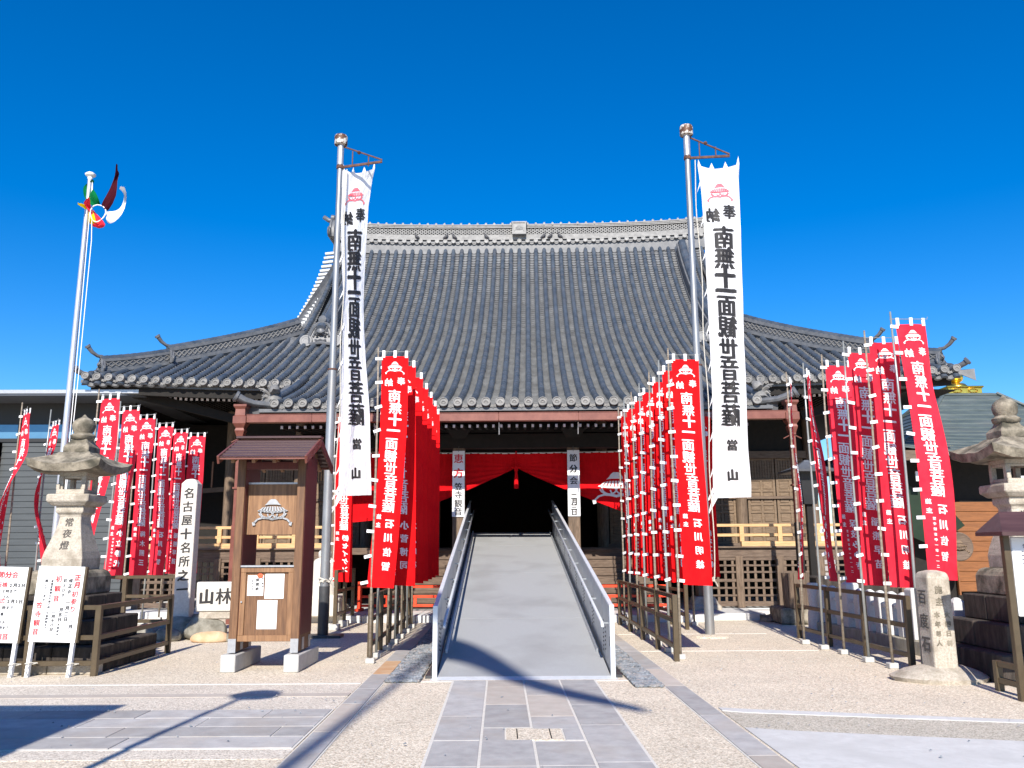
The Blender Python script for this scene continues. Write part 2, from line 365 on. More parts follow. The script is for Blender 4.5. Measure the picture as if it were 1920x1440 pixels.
def stroke2(pts, wd):
    out = []
    for i in range(len(pts) - 1):
        a, b = Vector(pts[i]), Vector(pts[i+1]); d = (b - a)
        if d.length < 1e-6: continue
        d.normalize(); n = Vector((-d.y, d.x)) * wd / 2
        out.append([a + n - d*wd*.2, a - n - d*wd*.2, b - n + d*wd*.2, b + n + d*wd*.2])
    return out
def hat_polys():
    """sedge hat crest in a box about 2 wide, 1.2 high"""
    P = []
    P.append([(-.44,.25),(-.32,.36),(-.22,.50),(-.11,.58),(.11,.58),(.22,.50),(.32,.36),(.44,.25),(.2,.29),(-.2,.29)])
    n = 9
    for i in range(n):
        a0, a1 = -1 + 2*i/n + .035, -1 + 2*(i+1)/n - .035
        def pt(a, lv): return (a * (.40 + .42*(1-lv)), -.06 + .46*lv*math.sqrt(max(0, 1-(a*.72)**2)) - .08*(1-lv)*(1-a*a))
        P.append([pt(a0,0), pt(a1,0), pt(a1,.62), pt(a0,.62)])
    P.append([(-.82,-.05),(-.76,.0),(0,-.08),(.76,.0),(.82,-.05),(.4,-.13),(0,-.15),(-.4,-.13)])
    arc = lambda cx, cy, rx, ry, a0, a1, k=9: [(cx + rx*math.cos(R_(a0+(a1-a0)*i/k)), cy + ry*math.sin(R_(a0+(a1-a0)*i/k))) for i in range(k+1)]
    for s in (arc(0,-.12,.74,.36,190,350), arc(-.3,-.10,.34,.30,180,350), arc(.3,-.10,.34,.30,190,360), arc(0,-.1,.28,.36,200,340)): P += stroke2(s, .07)
    for sg in (-1, 1):
        P += stroke2([(0,-.50),(sg*.25,-.44),(sg*.55,-.42),(sg*.8,-.50),(sg*.98,-.68)], .085)
        P.append([(sg*.93,-.60),(sg*1.08,-.66),(sg*1.04,-.84),(sg*.90,-.80)])
    return P
HAT = hat_polys()
def hat(mb, cx, cy, hw, fn, sides=(1,), mi=0):
    for sd_ in sides:
        for p in HAT:
            q = [Vector((a[0], a[1], 0)) for a in p]
            mb.add([fn(cx + a.x*hw, cy + a.y*hw, sd_) for a in q], tessellate_polygon([q]), mi)

DONORS = ['石川信智','石川明雄','小菅博司','保枝みゆき','小立静代','梅木照三','稲熊早苗','㈱セイケン','岡本工業㈱','㈱ピートンズエル']
TXT = ''.join(DONORS) + ('奉納南無十一面観世音菩薩施主當山恵方笠寺節分会二月三日名古屋所之林百度石常夜燈正初参り（）修えびす五大黒授与八本堂面扉は午前時'
     '〜後四まで開いています祈祷12時まで人豆式23日月0円番特別拝観中岡秘仏尊年御帳風')
prepare(TXT)

# ------------------------------------------------------------------ ground and paving
g = MB(); P_ = [[(-400 + 800*i/20, -200 + 600*j/20, 0) for i in range(21)] for j in range(21)]
g.grid(P_); struct(g.build('ground', M['ground']), 'beige washed pebble concrete forecourt')
def flat(name, m, pts, z, th=.02, parent=None, bevel=0):
    b = MB(); n = len(pts)
    b.add([(x, y, z - th) for x, y in pts] + [(x, y, z) for x, y in pts],
          [tuple(range(n))[::-1], tuple(range(n, 2*n))] + [(i, (i+1) % n, n + (i+1) % n, n + i) for i in range(n)])
    return b.build(name, m, parent, bevel=bevel)
def rect(x0, x1, y0, y1): return [(x0,y0),(x1,y0),(x1,y1),(x0,y1)]

# central path of slabs
path = bpy.data.objects.new('path', None); col.objects.link(path); struct(path, 'central stone slab path leading to the ramp')
XC = [-.585, -.17, .275, .715, 1.15]
flat('mortar_bed', M['joint'], rect(-.60, 1.165, -3, 10.86), .006, .01, path)
def yY(y): return PZ(960, y).y
rows = [[1279,1345,1391,1440],[1279,1290,1323,1367,1389,1440],[1279,1306,1346,1370,1394,1440],[1279,1324,1363,1434]]
for c in range(4):
    ys = [yY(v) for v in rows[c]]; ys[0] = 10.83
    while ys[-1] > -2.5: ys.append(ys[-1] - random.uniform(.7, 1.15))
    for i in range(len(ys) - 1):
        if c in (1, 2) and i == 3:
            continue
        j = .012
        flat('paving_slab', M['slab_warm'] if (c, i) in ((1,0),(1,1),(2,1)) else M['slab'], rect(XC[c]+j, XC[c+1]-j, ys[i+1]+j*.6, ys[i]-j*.6), .013 + random.uniform(-.001,.002), .02, path, .003)
y1, y0 = yY(1368), yY(1391)
flat('paving_slab', M['slab'], rect(XC[1]+.012, .03, y0, y1), .013, .02, path, .003)
flat('paving_slab', M['slab'], rect(.55, XC[3]-.012, y0, y1), .013, .02, path, .003)
flat('pebble_inset', M['ground'], rect(.045, .535, y0+.01, y1-.01), .013, .02, path)
for x in (.14, .43): flat('inset_slot', M['dark_hole'], rect(x-.005, x+.005, y0+.05, y1-.05), .0175, .01, path)
# border strips either side of the path
bord = bpy.data.objects.new('path_edging', None); col.objects.link(bord); struct(bord, 'long edging stones beside the path and ramp')
for x0, x1 in ((-1.66,-1.43),(1.92,2.15)):
    y = 19.1 if x0 < 0 else 18.8; k = 0
    seg = [1.7, 1.6, 1.5, 1.6, 1.3, 1.15, .95] if x0 < 0 else [1.5, 2.1, 1.6, 1.9, 1.4]
    flat('mortar_bed', M['joint'], rect(x0-.015, x1+.015, -3, y), .005, .01, bord)
    while y > -2.8:
        ln = seg[k] if k < len(seg) else random.uniform(1.2, 2.0)
        m_ = M['slab_orange'] if (x0 < 0 and k == 4) else (M['slab_warm'] if k % 3 == 1 else M['slab'])
        flat('edging_stone', m_, rect(x0, x1, y-ln+.012, y), .015, .025, bord, .003); y -= ln; k += 1
# left cross bands
lb = bpy.data.objects.new('cross_paving', None); col.objects.link(lb); struct(lb, 'grey slab courses crossing the forecourt on the left')
flat('pebble_band', M['ground_pink'], rect(-30, -1.69, 7.0, 10.7), .004, .004, lb)
flat('joint_strip', M['joint'], rect(-30, -1.69, 10.68, 10.74), .009, .01, lb)
flat('stone_band', M['slab_warm'], rect(-30, -1.69, 9.80, 10.0), .010, .01, lb)
flat('mortar_bed', M['joint'], rect(-16, -1.69, 7.32, 9.03), .007, .01, lb)
yr = [9.02, 8.60, 8.18, 7.76, 7.33]
offs = [-2.3, -2.8, -2.0, -3.2]
for r in range(4):
    x = -1.71; nx = offs[r]
    while x > -15.5:
        flat('paving_slab', M['slab'], rect(nx+.012, x, yr[r+1]+.01, yr[r]-.01), .014 + random.uniform(-.001,.0015), .02, lb, .003)
        x = nx; nx -= random.uniform(1.05, 1.5)
# right cross bands (slightly skewed)
rb_ = bpy.data.objects.new('paving', None); col.objects.link(rb_); struct(rb_, 'pale kerb line, olive pebbles and smooth concrete on the right')
def RB(x, y): return (x, y - .265*(x - 2.3))
def skew(x0, x1, ya, yb): return [RB(x0,ya),RB(x1,ya),RB(x1,yb),RB(x0,yb)]
flat('kerb_line', M['concrete_light'], [(2.2,8.82),(2.4,8.70),(5.0,8.06),(14,5.9),(14,6.05),(5.0,8.22),(2.5,8.86),(2.2,8.97)], .012, .012, rb_)
flat('pebble_band', M['ground_olive'], [(2.19,8.02),(2.6,7.86),(5.0,7.22),(14,5.0),(14,5.88),(5.0,8.05),(2.4,8.69),(2.19,8.80)], .006, .006, rb_)
flat('concrete_apron', M['concrete_light'], [(2.19,-3),(14,-3),(14,4.98),(5.0,7.20),(2.6,7.84),(2.19,8.0)], .011, .011, rb_)
for y in (13.75, 16.4): flat('expansion_joint', M['joint'], rect(2.2, 5.0, y, y+.03), .006, .006, rb_)
flat('expansion_joint', M['joint'], rect(-1.42, 1.9, 10.80, 10.86), .005, .005, rb_)

# gravel beds along the ramp
def gravel(x0, x1, ya, yb, name, n, front=0):
    rnd = random.Random(3); b = MB()
    b.add([(x0,ya,.012),(x1,ya+front,.012),(x1,yb,.012),(x0,yb,.012)], [(0,1,2,3)], 1)
    ico = [(0,0,1)] + [(.894*math.cos(R_(72*i)), .894*math.sin(R_(72*i)), .447) for i in range(5)] + [(.894*math.cos(R_(36+72*i)), .894*math.sin(R_(36+72*i)), -.447) for i in range(5)]
    fc = [(0,i+1,(i+1)%5+1) for i in range(5)] + [(i+1,i+6,(i+1)%5+1) for i in range(5)] + [((i+1)%5+1,i+6,(i+1)%5+6) for i in range(5)]
    for _ in range(n):
        y = ya + (yb-ya)*rnd.random()**1.5; x = rnd.uniform(x0+.02, x1-.02); r = rnd.uniform(.014,.034)
        a = rnd.random()*6.3; sx, sy, sz = rnd.uniform(.8,1.3), rnd.uniform(.7,1.1), rnd.uniform(.45,.8)
        z = .012 + rnd.random()*.016
        b.add([(x+(p[0]*sx*math.cos(a)-p[1]*sy*math.sin(a))*r, y+(p[0]*sx*math.sin(a)+p[1]*sy*math.cos(a))*r, z+p[2]*sz*r) for p in ico], fc)
    o = b.build(name, [M['gravel'], M['gravel_bed']], kind='stuff')
    return o
tag(gravel(-1.42, -.98, 10.78, 19, 'gravel', 4200), 'grey pebbles filling the bed left of the ramp', 'gravel')
tag(gravel(1.56, 1.91, 10.30, 18.8, 'gravel', 3800), 'grey pebbles filling the bed right of the ramp', 'gravel')

b = MB(); r = random.Random(21)
for _ in range(420):
    x, y = r.uniform(-6, 5), r.uniform(6.2, 18)
    if -1.7 < x < 2.2 and y > 10.2: continue
    a = r.random()*6.3; k = r.uniform(.006,.017); p = [(k*math.cos(a+q*1.257)*r.uniform(.6,1.2), k*math.sin(a+q*1.257)*r.uniform(.5,1.1)) for q in range(5)]
    b.add([(x+u, y+v, .021) for u, v in p] + [(x, y, .021 + k*.8)], [(q, (q+1)%5, 5) for q in range(5)])
tag(b.build('loose_grit', M['gravel'], kind='stuff'), 'loose grit and small stones strewn over the forecourt paving', 'grit')

# ------------------------------------------------------------------ ramp
ramp = thing('ramp', 'long grey wheelchair ramp with solid steel side panels up into the temple', 'ramp', (.29, 11.1, 0))
RL, RZ = 12.15, 2.0
def rz(y): return RZ * y / RL
HW = 1.09
ds = [0, 2.9, 6.6, 10.0, RL]
for i in range(4):
    a, b_ = ds[i] + .006, ds[i+1] - .006
    m_ = MB(); vs = []
    for y in (a, b_):
        for x in (-HW, HW):
            vs += [(x, y, rz(y) + .02), (x, y, rz(y) - .06 if y > .5 else -.01)]
    m_.add(vs, [(0,2,6,4),(1,5,7,3),(0,1,3,2),(4,6,7,5),(0,4,5,1),(2,3,7,6)]); m_.build('deck_panel', M['ramp'], ramp)
b = MB(); b.add([(-HW-.08,-.16,0),(HW+.08,-.16,0),(HW,.0,.02),(-HW,.0,.02),(-HW-.08,-.0,0),(HW+.08,-.0,0)], [(0,1,2,3),(0,3,4),(1,5,2)]); b.build('entry_lip', M['ramp_white'], ramp)
PH = .86
for sg in (-1, 1):
    x0 = sg * (HW + .03)
    # panels in sections
    secs = [0, .9, 2.3, 3.7, 5.1, 6.5, 7.9, 9.3, 10.7, RL]
    for i in range(9):
        a, c = secs[i] + .014, secs[i+1] - .014; m_ = MB()
        lo = lambda y: rz(y) - .04 if y > .6 else -.0 + .01
        def hh(y): return PH
        vs = []
        for x in (x0 - .012, x0 + .012):
            vs += [(x, a, lo(a)), (x, c, lo(c)), (x, c, rz(c) + hh(c)), (x, a, rz(a) + hh(a))]
        m_.add(vs, [(0,1,2,3),(7,6,5,4),(0,4,5,1),(1,5,6,2),(2,6,7,3),(3,7,4,0)])
        pn = m_.build('side_panel', M['ramp_metal'], ramp, bevel=.003)
        # punched slot plates: dots and slots near each seam, rows of dots on the sunny side
        h_ = MB(); xi = x0 - sg * .016
        for k in range(8):
            yy = c - .10; zz = rz(yy) + .12 + k * .055
            h_.box(xi - .002, xi + .002, yy - .016, yy + .016, zz - .011, zz + .011)
            if k < 6: h_.box(xi - .002, xi + .002, yy - .22, yy - .19, zz - .011 + .03, zz + .011 + .03)
        yy = a + .12; h_.box(xi - .002, xi + .002, yy - .016, yy + .016, rz(yy) + .34, rz(yy) + .46)
        h_.build('punched_hole', M['dark_hole'], pn, kind='stuff')
    cap = MB(); cap.bar((x0, .0, PH + .012), (x0, RL, RZ + PH + .012), .055, .03); cap.build('top_rail', M['ramp_white'], ramp, bevel=.004)
    e = MB(); e.box(x0 - .03, x0 + .03, -.06, -.0, 0, PH + .03); e.build('end_post', M['ramp_white'], ramp, bevel=.004)
    xh = x0 - sg * .10
    hr = MB(); hr.tube([(xh, .12, .60), (xh, .2, rz(.2) + .62), (xh, RL, RZ + .62)], .022, 8)
    hr.build('handrail', M['ramp_white'], ramp, smooth=True)
    for i in range(9):
        y = .25 + i * 1.4; q = MB(); q.bar((xh, y, rz(y) + .60), (x0, y, rz(y) + .60), .02, .02); q.build('rail_bracket', M['ramp_metal'], ramp)
    kb = MB(); kb.bar((sg * (HW - .05), 1.0, rz(1.0) + .045), (sg * (HW - .05), RL, RZ + .045), .03, .05); kb.build('kerb_rail', M['ramp_white'] if sg < 0 else M['ramp_metal'], ramp, bevel=.003)
    bm_ = MB(); bm_.bar((x0 + sg*.03, .1, .03), (x0 + sg*.03, RL, RZ - .1), .06, .16); bm_.build('side_beam', M['steel_dark'], ramp)
    f_ = MB(); f_.box(x0 + sg*.03 if sg > 0 else x0 - .12, x0 + .12 if sg > 0 else x0 - .03, -.02, 8.6, 0, .035); f_.build('base_rail', M['steel_dark'], ramp)
    for y in (3, 5, 7, 9):
        q = MB(); q.box(x0 - .04, x0 + .04, y - .04, y + .04, 0, rz(y)); q.build('support_leg', M['steel_dark'], ramp)

# ------------------------------------------------------------------ temple hall
TC = Vector((.42, 22, 0)); TR = R_(-2.0)
TM = Matrix.Translation(TC) @ Matrix.Rotation(TR, 4, 'Z')
def TW(u, v, z): return TM @ Vector((u, v, z))
def place(o): o.location = TC; o.rotation_euler = (0, 0, TR); return o
hall = thing('temple_hall', 'large wooden temple hall under a sweeping grey tiled hip and gable roof', 'temple', TC, TR)
def part(name, parent=hall):
    o = bpy.data.objects.new(name, None); col.objects.link(o); o.parent = parent; o.empty_display_size = .2; return o
VE, ZE, VR = .3, 6.02, 9.8
UX, UG, UK = 11.95, 7.2, 5.7
VK = -2.95
PK = [(.3,6.02),(2.05,6.88),(5.1,8.63),(7.0,10.15),(8.9,12.05),(9.8,13.30)]
PS = [.47,.55,.68,.82,1.15,1.5]
def prof(v):
    if v >= VE:
        i = 0
        while i < len(PK) - 2 and v > PK[i+1][0]: i += 1
        (x0, y0), (x1, y1) = PK[i], PK[i+1]; h = x1 - x0; t = (v - x0) / h
        return (y0 * (1+2*t) * (1-t)**2 + PS[i] * h * t * (1-t)**2 + y1 * t*t * (3-2*t) + PS[i+1] * h * t*t * (t-1))
    d = v - VE; return ZE + .47 * d + .036 * d * d
def lift(u, v):
    a = max(0, (abs(u) - 4.5) / 7.6); t = max(0, 1 - max(0, v - VE) / 5.0)
    return .30 * a ** 2.3 * t * t
def S(u, v): return Vector((u, v, prof(v) + (lift(u, v) if v >= VE - .01 else 0)))
def SS(sgn, d, v):           # side slope: d = distance in from the side eave, sits at v
    q = prof(VE + d); c = min(abs(v - VE), abs(2*VR - VE - v)); a = max(0, 1 - c / 7.6); t = max(0, 1 - d / 5.)
    return Vector((sgn * (UX - d), v, q + .30 * a ** 2.3 * t * t))
PT = .325; RZ0 = 13.50
rng = random.Random(11)
# step list along the slope by arc length
def steps(v0, v1, st):
    out = [v0]; v = v0
    while True:
        sl_ = (prof(v + .01) - prof(v)) / .01; v += st / math.sqrt(1 + sl_ * sl_)
        if v >= v1: out.append(v1); break
        out.append(v)
    return out
def cover_geo(mb, u, va, vb, r0=.084, r1=.077, n=6, off=.03, fn=S):
    a, b2 = fn(u, va), fn(u, vb); d = (b2 - a).normalized(); B = Vector((1,0,0)); Nn = B.cross(d)
    if Nn.z < 0: Nn = -Nn
    vs = []
    for p, r in ((a, r0), (b2, r1)):
        for j in range(n + 1):
            t = math.pi * j / n; vs.append(p + B * (math.cos(t) * r) + Nn * (math.sin(t) * r * 1.0 + off))
    k = n + 1
    mb.add(vs, [(j, j+1, k+j+1, k+j) for j in range(n)] + [tuple(range(k))[::-1]])
def pan_geo(mb, u0, u1, va, vb, fn=S, n=4, dip=.055):
    a0, b0 = fn((u0+u1)/2, va), fn((u0+u1)/2, vb); d = (b0 - a0).normalized(); Nn = Vector((1,0,0)).cross(d)
    if Nn.z < 0: Nn = -Nn
    vs = []
    for lv in range(3):
        v = vb if lv == 2 else va
        for j in range(n + 1):
            s_ = j / n; u = u0 + (u1 - u0) * s_; p = fn(u, v); h_ = -dip * (1 - (2*s_-1)**2) + (.045 if lv == 1 else (-.006 if lv == 2 else -.02))
            vs.append(p + Nn * h_)
    k = n + 1
    mb.add(vs, [(j, j+1, k+j+1, k+j) for j in range(n)] + [(k+j, k+j+1, 2*k+j+1, 2*k+j) for j in range(n)])
roof = part('roof')
# roof deck below the tiles
rd = MB()
us = [-UX + 24.2 * i / 40 for i in range(41)]
def vtop(u): return min(VR, VE + (UX - abs(u))) if abs(u) > UG else VR
for i in range(40):
    ua, ub = us[i], us[i+1]; pa, pb = [], []
    for j in range(15):
        pa.append(S(ua, VE + (vtop(ua) - VE) * j / 14) - Vector((0,0,.07))); pb.append(S(ub, VE + (vtop(ub) - VE) * j / 14) - Vector((0,0,.07)))
    rd.grid([pa, pb])
rd.grid([[Vector((u, VK + .1 + (VE - VK) * j / 8, prof(VK + .1 + (VE - VK) * j / 8) - .07)) for u in (-UK - .15, 0, UK + .15)] for j in range(9)])
# back slope and both side slopes as closed sheets
rd.grid([[Vector((u, 2*VR - v, prof(v) + lift(u, v) - .03)) for v in (VE, VE + (vtop(u)-VE)*.25, VE + (vtop(u)-VE)*.5, VE+(vtop(u)-VE)*.75, vtop(u))] for u in us])
for sg in (-1, 1):
    rd.grid([[SS(sg, d, VE + d + (2*(VR-VE) - 2*d) * j / 12) - Vector((0,0,.02)) for j in range(13)] for d in (0, 1.2, 2.4, 3.6, 4.75)])
rd.build('roof_deck', M['tile_pan'], roof)
cov, pan = MB(), MB()
kmax = int(UX / PT)
VS_main = steps(VE - .12, VR, .27); VS_k = steps(VK, VR, .27)
cover_parts = []
kc = int(UK / PT)
for k in range(-kmax, kmax + 1):
    u = k * PT; inner = abs(k) <= kc; vt = vtop(u) - .1
    vs_ = VS_k if inner else VS_main
    for i in range(len(vs_) - 1):
        if vs_[i] >= vt: break
        if inner and i < 8: cover_parts.append((k, i)); continue
        j_ = rng.uniform(-.004, .004)
        cover_geo(cov, u + j_, vs_[i], min(vs_[i+1] + .012, vt + .05), .084 + j_, .077)
pv_k, pv_m = steps(VK + .02, VR, .165), steps(VE - .1, VR, .165)
for k in range(-kmax, kmax):
    u0, u1 = k * PT + .055, (k + 1) * PT - .055; um = (u0 + u1) / 2; vt = vtop(um) - .05
    inner = -kc <= k < kc; vs_ = pv_k if inner else pv_m
    for i in range(len(vs_) - 1):
        if vs_[i] >= vt: break
        pan_geo(pan, u0, u1, vs_[i], vs_[i+1] + .02)
pan.build('pan_tile', M['tile_pan'], roof, kind='stuff')
smooth_auto(cov.build('cover_tile', M['tile_cover'], roof, kind='stuff'), 50)
cm = []
for i in range(8):
    b = MB(); cover_geo(b, 0, VS_k[i], VS_k[i+1] + .012); me = b.mesh('cover_tile', M['tile_cover'])
    me.polygons.foreach_set('use_smooth', [True] * len(me.polygons)); bm = bmesh.new(); bm.from_mesh(me)
    for e in bm.edges:
        if len(e.link_faces) == 2 and e.calc_face_angle(0) > R_(50): e.smooth = False
    bm.to_mesh(me); bm.free(); cm.append(me)
for k, i in cover_parts: inst('cover_tile', cm[i], roof, (k * PT + rng.uniform(-.004,.004), 0, 0))
# side slope cover rows (seen from a step to the side only)
sdc = MB()
for sg in (-1, 1):
    for k in range(1, 58):
        v = VE + k * PT; dm = min(4.7, v - VE, 2*VR - VE - v)
        if dm < .3: continue
        sdc.tube([SS(sg, dm * q / 6, v) + Vector((0,0,.03)) for q in range(7)], .085, 6, cap=True)
sdc.build('side_cover_tile', M['tile_cover'], roof, smooth=True, kind='stuff')
# eave end discs and scalloped pan ends
def disc_mesh():
    b = MB(); Mx = Matrix.Rotation(R_(90), 3, 'X')
    b.lathe([(.0,-.05),(.108,-.05),(.108,.06),(.104,.068),(.088,.068),(.083,.050),(.0,.050)], 20, M=Mx)
    b.tube([(-.05,-.056,-.018),(-.028,-.058,.012),(0,-.06,.024),(.028,-.058,.012),(.05,-.056,-.018)], .011, 5)
    b.bar((-.052,-.056,-.026), (.052,-.056,-.026), .012, .010)
    return b.mesh('eave_disc', M['tile_disc'])
def pand_mesh():
    b = MB(); n = 6; vs = []
    for y in (-.02, .03):
        for j in range(n + 1):
            s_ = j / n; x = -.10 + .20 * s_; dp = -.05 * (1 - (2*s_-1)**2)
            vs += [(x, y, dp + .012), (x, y, dp - .052 - .012 * math.cos(6*math.pi*(s_-.5)))]
    k = 2 * (n + 1); fs = []
    for j in range(n):
        fs += [(2*j, 2*j+1, 2*j+3, 2*j+2), (k+2*j, k+2*j+2, k+2*j+3, k+2*j+1), (2*j, 2*j+2, k+2*j+2, k+2*j), (2*j+1, k+2*j+1, k+2*j+3, 2*j+3)]
    fs += [(0, k, k+1, 1), (2*n, 2*n+1, k+2*n+1, k+2*n)]
    b.add(vs, fs)
    b.box(-.012, .012, -.026, -.018, -.072, -.05)
    return b.mesh('eave_pan_end', M['tile_disc'])
dm_, pm_ = disc_mesh(), pand_mesh()
for k in range(-kmax, kmax + 1):
    u = k * PT
    if abs(k) <= kc: v, z = VK, prof(VK) + .02
    else: v, z = VE - .12, S(u, VE).z - .04
    inst('eave_disc', dm_, roof, (u, v, z), (R_(-8), 0, 0))
    u2 = u + PT / 2
    if k < kmax:
        if -kc <= k < kc: v, z = VK + .03, prof(VK) + .0
        else: v, z = VE - .08, S(u2, VE).z - .055
        inst('eave_pan_end', pm_, roof, (u2, v, z))
# pale board line under the discs and the dark boards below
fb = MB()
for sg in (-1, 1):
    p = [S(sg * (UK + .1 + (UX - .05 - UK - .1) * i / 14), VE) + Vector((0, .06, -.17)) for i in range(15)]
    fb.sweep(p, (0,1,0), [(-.05,-.045),(.05,-.045),(.05,.045),(-.05,.045)])
fb.box(-UK - .2, UK + .2, VK + .03, VK + .12, prof(VK) - .17, prof(VK) - .09)
fb.build('eave_board', M['tile_dark'], roof)
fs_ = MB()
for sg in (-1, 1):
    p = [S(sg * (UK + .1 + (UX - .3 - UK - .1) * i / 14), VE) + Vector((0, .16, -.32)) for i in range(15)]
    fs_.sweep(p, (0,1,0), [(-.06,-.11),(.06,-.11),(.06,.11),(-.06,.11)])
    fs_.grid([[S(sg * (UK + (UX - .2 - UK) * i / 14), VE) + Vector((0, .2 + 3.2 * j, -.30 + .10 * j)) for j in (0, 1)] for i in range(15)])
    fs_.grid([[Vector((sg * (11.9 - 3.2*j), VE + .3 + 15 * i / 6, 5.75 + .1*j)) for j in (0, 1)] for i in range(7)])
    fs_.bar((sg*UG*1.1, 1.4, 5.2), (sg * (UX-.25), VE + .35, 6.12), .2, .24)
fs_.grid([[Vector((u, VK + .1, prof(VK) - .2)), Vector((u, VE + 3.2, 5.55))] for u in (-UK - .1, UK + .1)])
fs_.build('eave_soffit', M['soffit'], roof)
# rafters with white painted ends
rf = MB()
for sg in (-1, 1):
    for i in range(36):
        u = sg * (UK + .2 + i * .152); zz = 5.66 + lift(u, VE) * .8 if abs(u) < 11 else 5.66 + lift(11, VE) * .8
        rf.bar((u, 1.0, zz), (u, 4.4, zz + .05), .06, .075); rf.box(u - .036, u + .036, .985, .998, zz - .045, zz + .045, 1)
for i in range(60):
    u = -UK + .2 + i * .185; rf.bar((u, VK + .55, 4.42), (u, 1.2, 4.75), .06, .075); rf.box(u - .028, u + .028, VK + .535, VK + .548, 4.385, 4.455, 1)
rf.build('rafter', [M['soffit'], M['board_white']], roof, kind='stuff')

# main ridge
ridge = part('main_ridge')
def rlift(u): return .20 * max(0, abs(u) / 7.4) ** 3
UR = 7.35
rp = [Vector((UR * (i / 12 - 1), VR, RZ0 + rlift(UR * (i / 12 - 1)))) for i in range(25)]
def rsw(sec, m_, nm):
    b = MB(); b.sweep(rp, (0,1,0), sec); return b.build(nm, m_, ridge)
def rc(hw, a, b2): return [(-hw,a),(hw,a),(hw,b2),(-hw,b2)]
rsw(rc(.17, -.5, .06), M['tile_dark'], 'ridge_base')
for j in range(4): rsw(rc(.24 - .015*j, .07 + j*.058, .07 + j*.058 + .046), M['tile_light'], 'ridge_course')
rsw(rc(.13, .05, .62), M['steel_dark'], 'ridge_core')
for j in range(3): rsw(rc(.22 + .02*j, .56 + j*.05, .56 + j*.05 + .038), M['tile_light'], 'ridge_course')
x_ = MB(); n = 92
for i in range(n):
    u = -UR + .06 + (2*UR-.12) * (i + .5) / n; zz = RZ0 + rlift(u)
    for dz in (.365, .475):
        for sg in (-1, 1): x_.bar((u - .07, VR - .16, zz + dz - .05*sg), (u + .07, VR - .16, zz + dz + .05*sg), .04, .03)
x_.build('ridge_lattice', M['tile_light'], ridge, kind='stuff')
rdm = MB(); rdm.lathe([(0,-.05),(.085,-.05),(.085,.03),(.06,.03),(.055,.02),(0,.02)], 12, M=Matrix.Rotation(R_(90), 3, 'X')); rdm = rdm.mesh('ridge_disc', M['tile_light'])
bpm = MB(); bpm.lathe([(.11,-.30),(.11,.30)], 8, M=Matrix.Rotation(R_(90), 3, 'X')); bpm = bpm.mesh('ridge_cap_tile', M['tile_light'])
for k in range(-22, 23):
    u = k * PT; inst('ridge_disc', rdm, ridge, (u, VR - .25, RZ0 + rlift(u)), (R_(-6),0,0))
    sc_ = MB()
for k in range(-22, 23):
    u = k * .33; inst('ridge_cap_tile', bpm, ridge, (u, VR, RZ0 + .70 + rlift(u)), scale=(.45,.8,.7))
sc_ = MB()
for k in range(-22, 22):
    u = (k + .5) * PT; zz = RZ0 - .03 + rlift(u)
    sc_.tube([(u - .12, VR - .25, zz + .03), (u - .06, VR - .26, zz - .03), (u, VR - .26, zz - .05), (u + .06, VR - .26, zz - .03), (u + .12, VR - .25, zz + .03)], .022, 5)
sc_.build('ridge_scallop', M['tile_light'], ridge, kind='stuff')
md = MB(); md.box(-.27, .27, VR - .42, VR - .1, RZ0 + .22, RZ0 + .72); md.box(-.30, .30, VR - .45, VR - .1, RZ0 + .69, RZ0 + .74); md.box(-.27,-.23,VR-.45,VR-.41,RZ0+.27,RZ0+.69); md.box(.23,.27,VR-.45,VR-.41,RZ0+.27,RZ0+.69); md.box(-.27,.27,VR-.45,VR-.41,RZ0+.22,RZ0+.27)
o = md.build('ridge_crest', M['tile_light'], ridge)
hm = MB(); hat(hm, 0, RZ0 + .49, .19, lambda x, y, s: Vector((x, VR - .428, y))); hm.build('crest_emblem', M['tile_dark'], o, kind='stuff')
